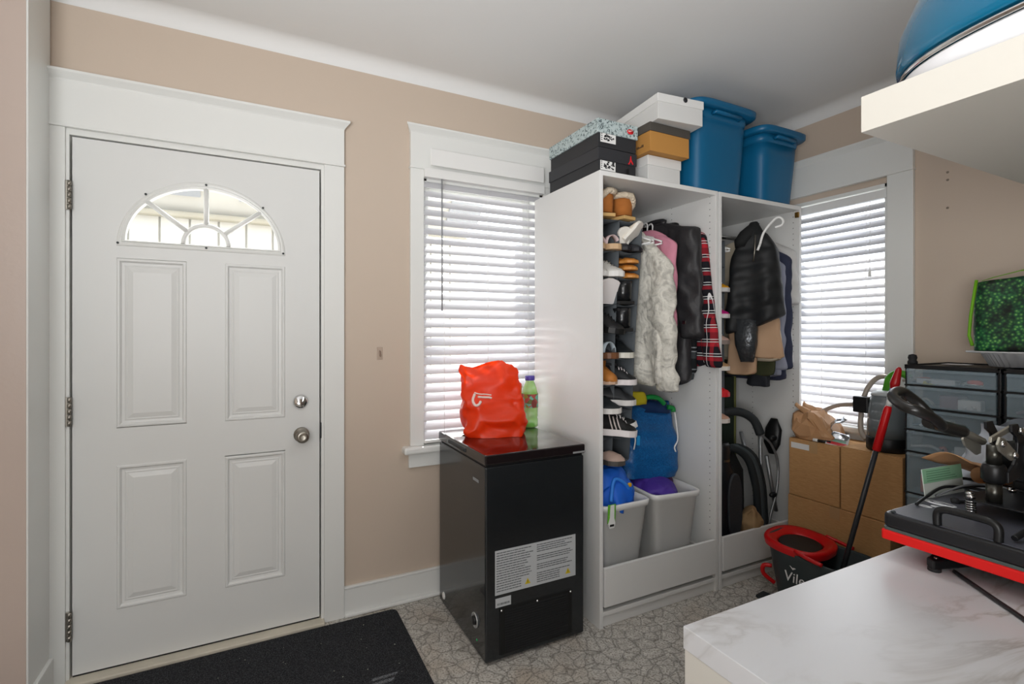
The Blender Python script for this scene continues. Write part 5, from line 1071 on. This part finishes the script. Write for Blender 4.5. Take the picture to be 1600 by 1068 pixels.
cable('thick black cable leaving the handle end of the press cover', [(2.02, -1.955, z_+.004), (2.07, -1.965, z_+.016), (2.13, -1.99, z_+.016), (2.2, -2.03, z_+.004), (2.3, -2.08, z_)], .0060, cb)
cable('black power cord running under the red pad to the table front', [(2.03, -1.85, .757), (1.97, -1.93, .7555), (1.90, -2.02, .755), (1.80, -2.12, .755)], .0045, cb)
cable('black cable lying along the back edge of the press cover', [(2.28, -1.728, z_), (2.34, -1.75, z_+.012), (2.38, -1.80, z_+.020), (2.37, -1.88, z_+.022), (2.33, -1.96, z_+.012), (2.26, -2.04, z_+.004)], .0042, cb)
cable('thin grey cable weaving behind the press post', [(2.22, -1.735, z_), (2.29, -1.775, z_+.030), (2.33, -1.83, z_+.034), (2.31, -1.90, z_+.022), (2.35, -2.0, z_)], .0028, cg)
th = thing('thumb_screw', 'small black wing knob lying among cables on press cover', 'knob', (2.215, -1.770, z_-.004), rot=(1.4, 0, .5))
MB().lathe([(0, 0), (.009, 0), (.011, .008), (.008, .016), (.004, .018), (.004, .03), (0, .03)], 10).build('knob_body', M_matte, th)
# plastic sack, kraft roll and papers behind the press
ky = thing('kraft_sheet', 'rolled brown kraft paper sheet lying behind the press post', 'paper', (2.415, -1.765, .872), rot=(-.1, .22, -.14))
MB().grid(lambda u, v: (-.17+.36*u, -.055+.11*v, .052+.018*math.sin(PI*v)-.02*u), 14, 10).wrinkle(.006, 12, 3).build('sheet', M_kraft, ky, solid=.0015)
MB().loft([[(x, .022*math.cos(a), .03+.022*math.sin(a)) for a in [2*PI*j/18 for j in range(18)]] for x in (-.02, .10, .22)], caps=False).build('roll', M_kraft, ky, solid=.001)
sk = thing('plastic_sack', 'crumpled clear pale plastic sack with a white mark behind press', 'bag', (2.66, -1.765, TZt+.002), rz=-.25)
M_pl = mat('pale_poly', '#c5cdd8', .22, alpha=.62, spec=.7)
m = bag_shape(.42, .20, .275, 33, .80, .02, amp=.026, e=.6, lean=(.05, .0)); m.build('sack', M_pl, sk, sub=1)
gsh = thing('flyer', 'green and white printed sheet standing at the table back edge', 'paper', (2.27, -1.735, TZt+.1135), rot=(-.12, 0, -.10))
MB().box(-.085, .085, -.001, .001, 0, .075).build('sheet', mat('flyer_white', '#cfd6cf', .6), gsh); MB().box(-.085, .085, -.0018, -.001, .038, .075).build('green_field', mat('flyer_green', '#8fbf9b', .6), gsh)
ln = MB()
for i in range(5): ln.box(-.07, random.uniform(.0, .06), -.0022, -.0018, .043+i*.006, .045+i*.006)
tag(ln.build('print_lines', mat('flyer_ink', '#5f8f6f', .6), gsh), kind='stuff')
# ---------------- shelf and blue dome ----------------
sh = thing('wall_shelf', 'thick white floating shelf at the upper right corner', 'shelf', (2.2, -2.30, 1.639))
B('shelf_board', mat('shelf_white', '#c3bfb6', .42), sh, 1.520, 3.10, -2.65, -1.924, 1.639, 1.699, bevel=.0008)
for x in (1.9, 2.7): B('bracket', M_trim, sh, x, x+.02, -2.648, -2.45, 1.60, 1.639)
dm = thing('blue_dome', 'large glossy blue dome with chrome band on white base, on shelf', 'appliance', (1.755, -2.25, 1.700))
def dring(k, z, e=.70): return ring(0, 0, z, .22+k, .35+k, 72, e)
MB().loft([dring(-.05, 0), dring(-.012, .004), dring(-.004, .040), dring(-.008, .046)], caps=True).build('base', mat('gloss_white', '#dcdcde', .25), dm)
MB().loft([dring(-.005, .046), dring(-.002, .047), dring(-.003, .056), dring(-.007, .057)], caps=False).build('chrome_band', M_chrome, dm)
MB().loft([dring(0, .057), dring(.002, .07), dring(-.002, .12), dring(-.016, .17, .75), dring(-.04, .22, .8), dring(-.08, .265, .85), dring(-.13, .295, .9), dring(-.19, .31, .95)], caps=True).build('dome', mat('blue_acrylic', '#075d7e', .12, coat=.5, spec=.6), dm)
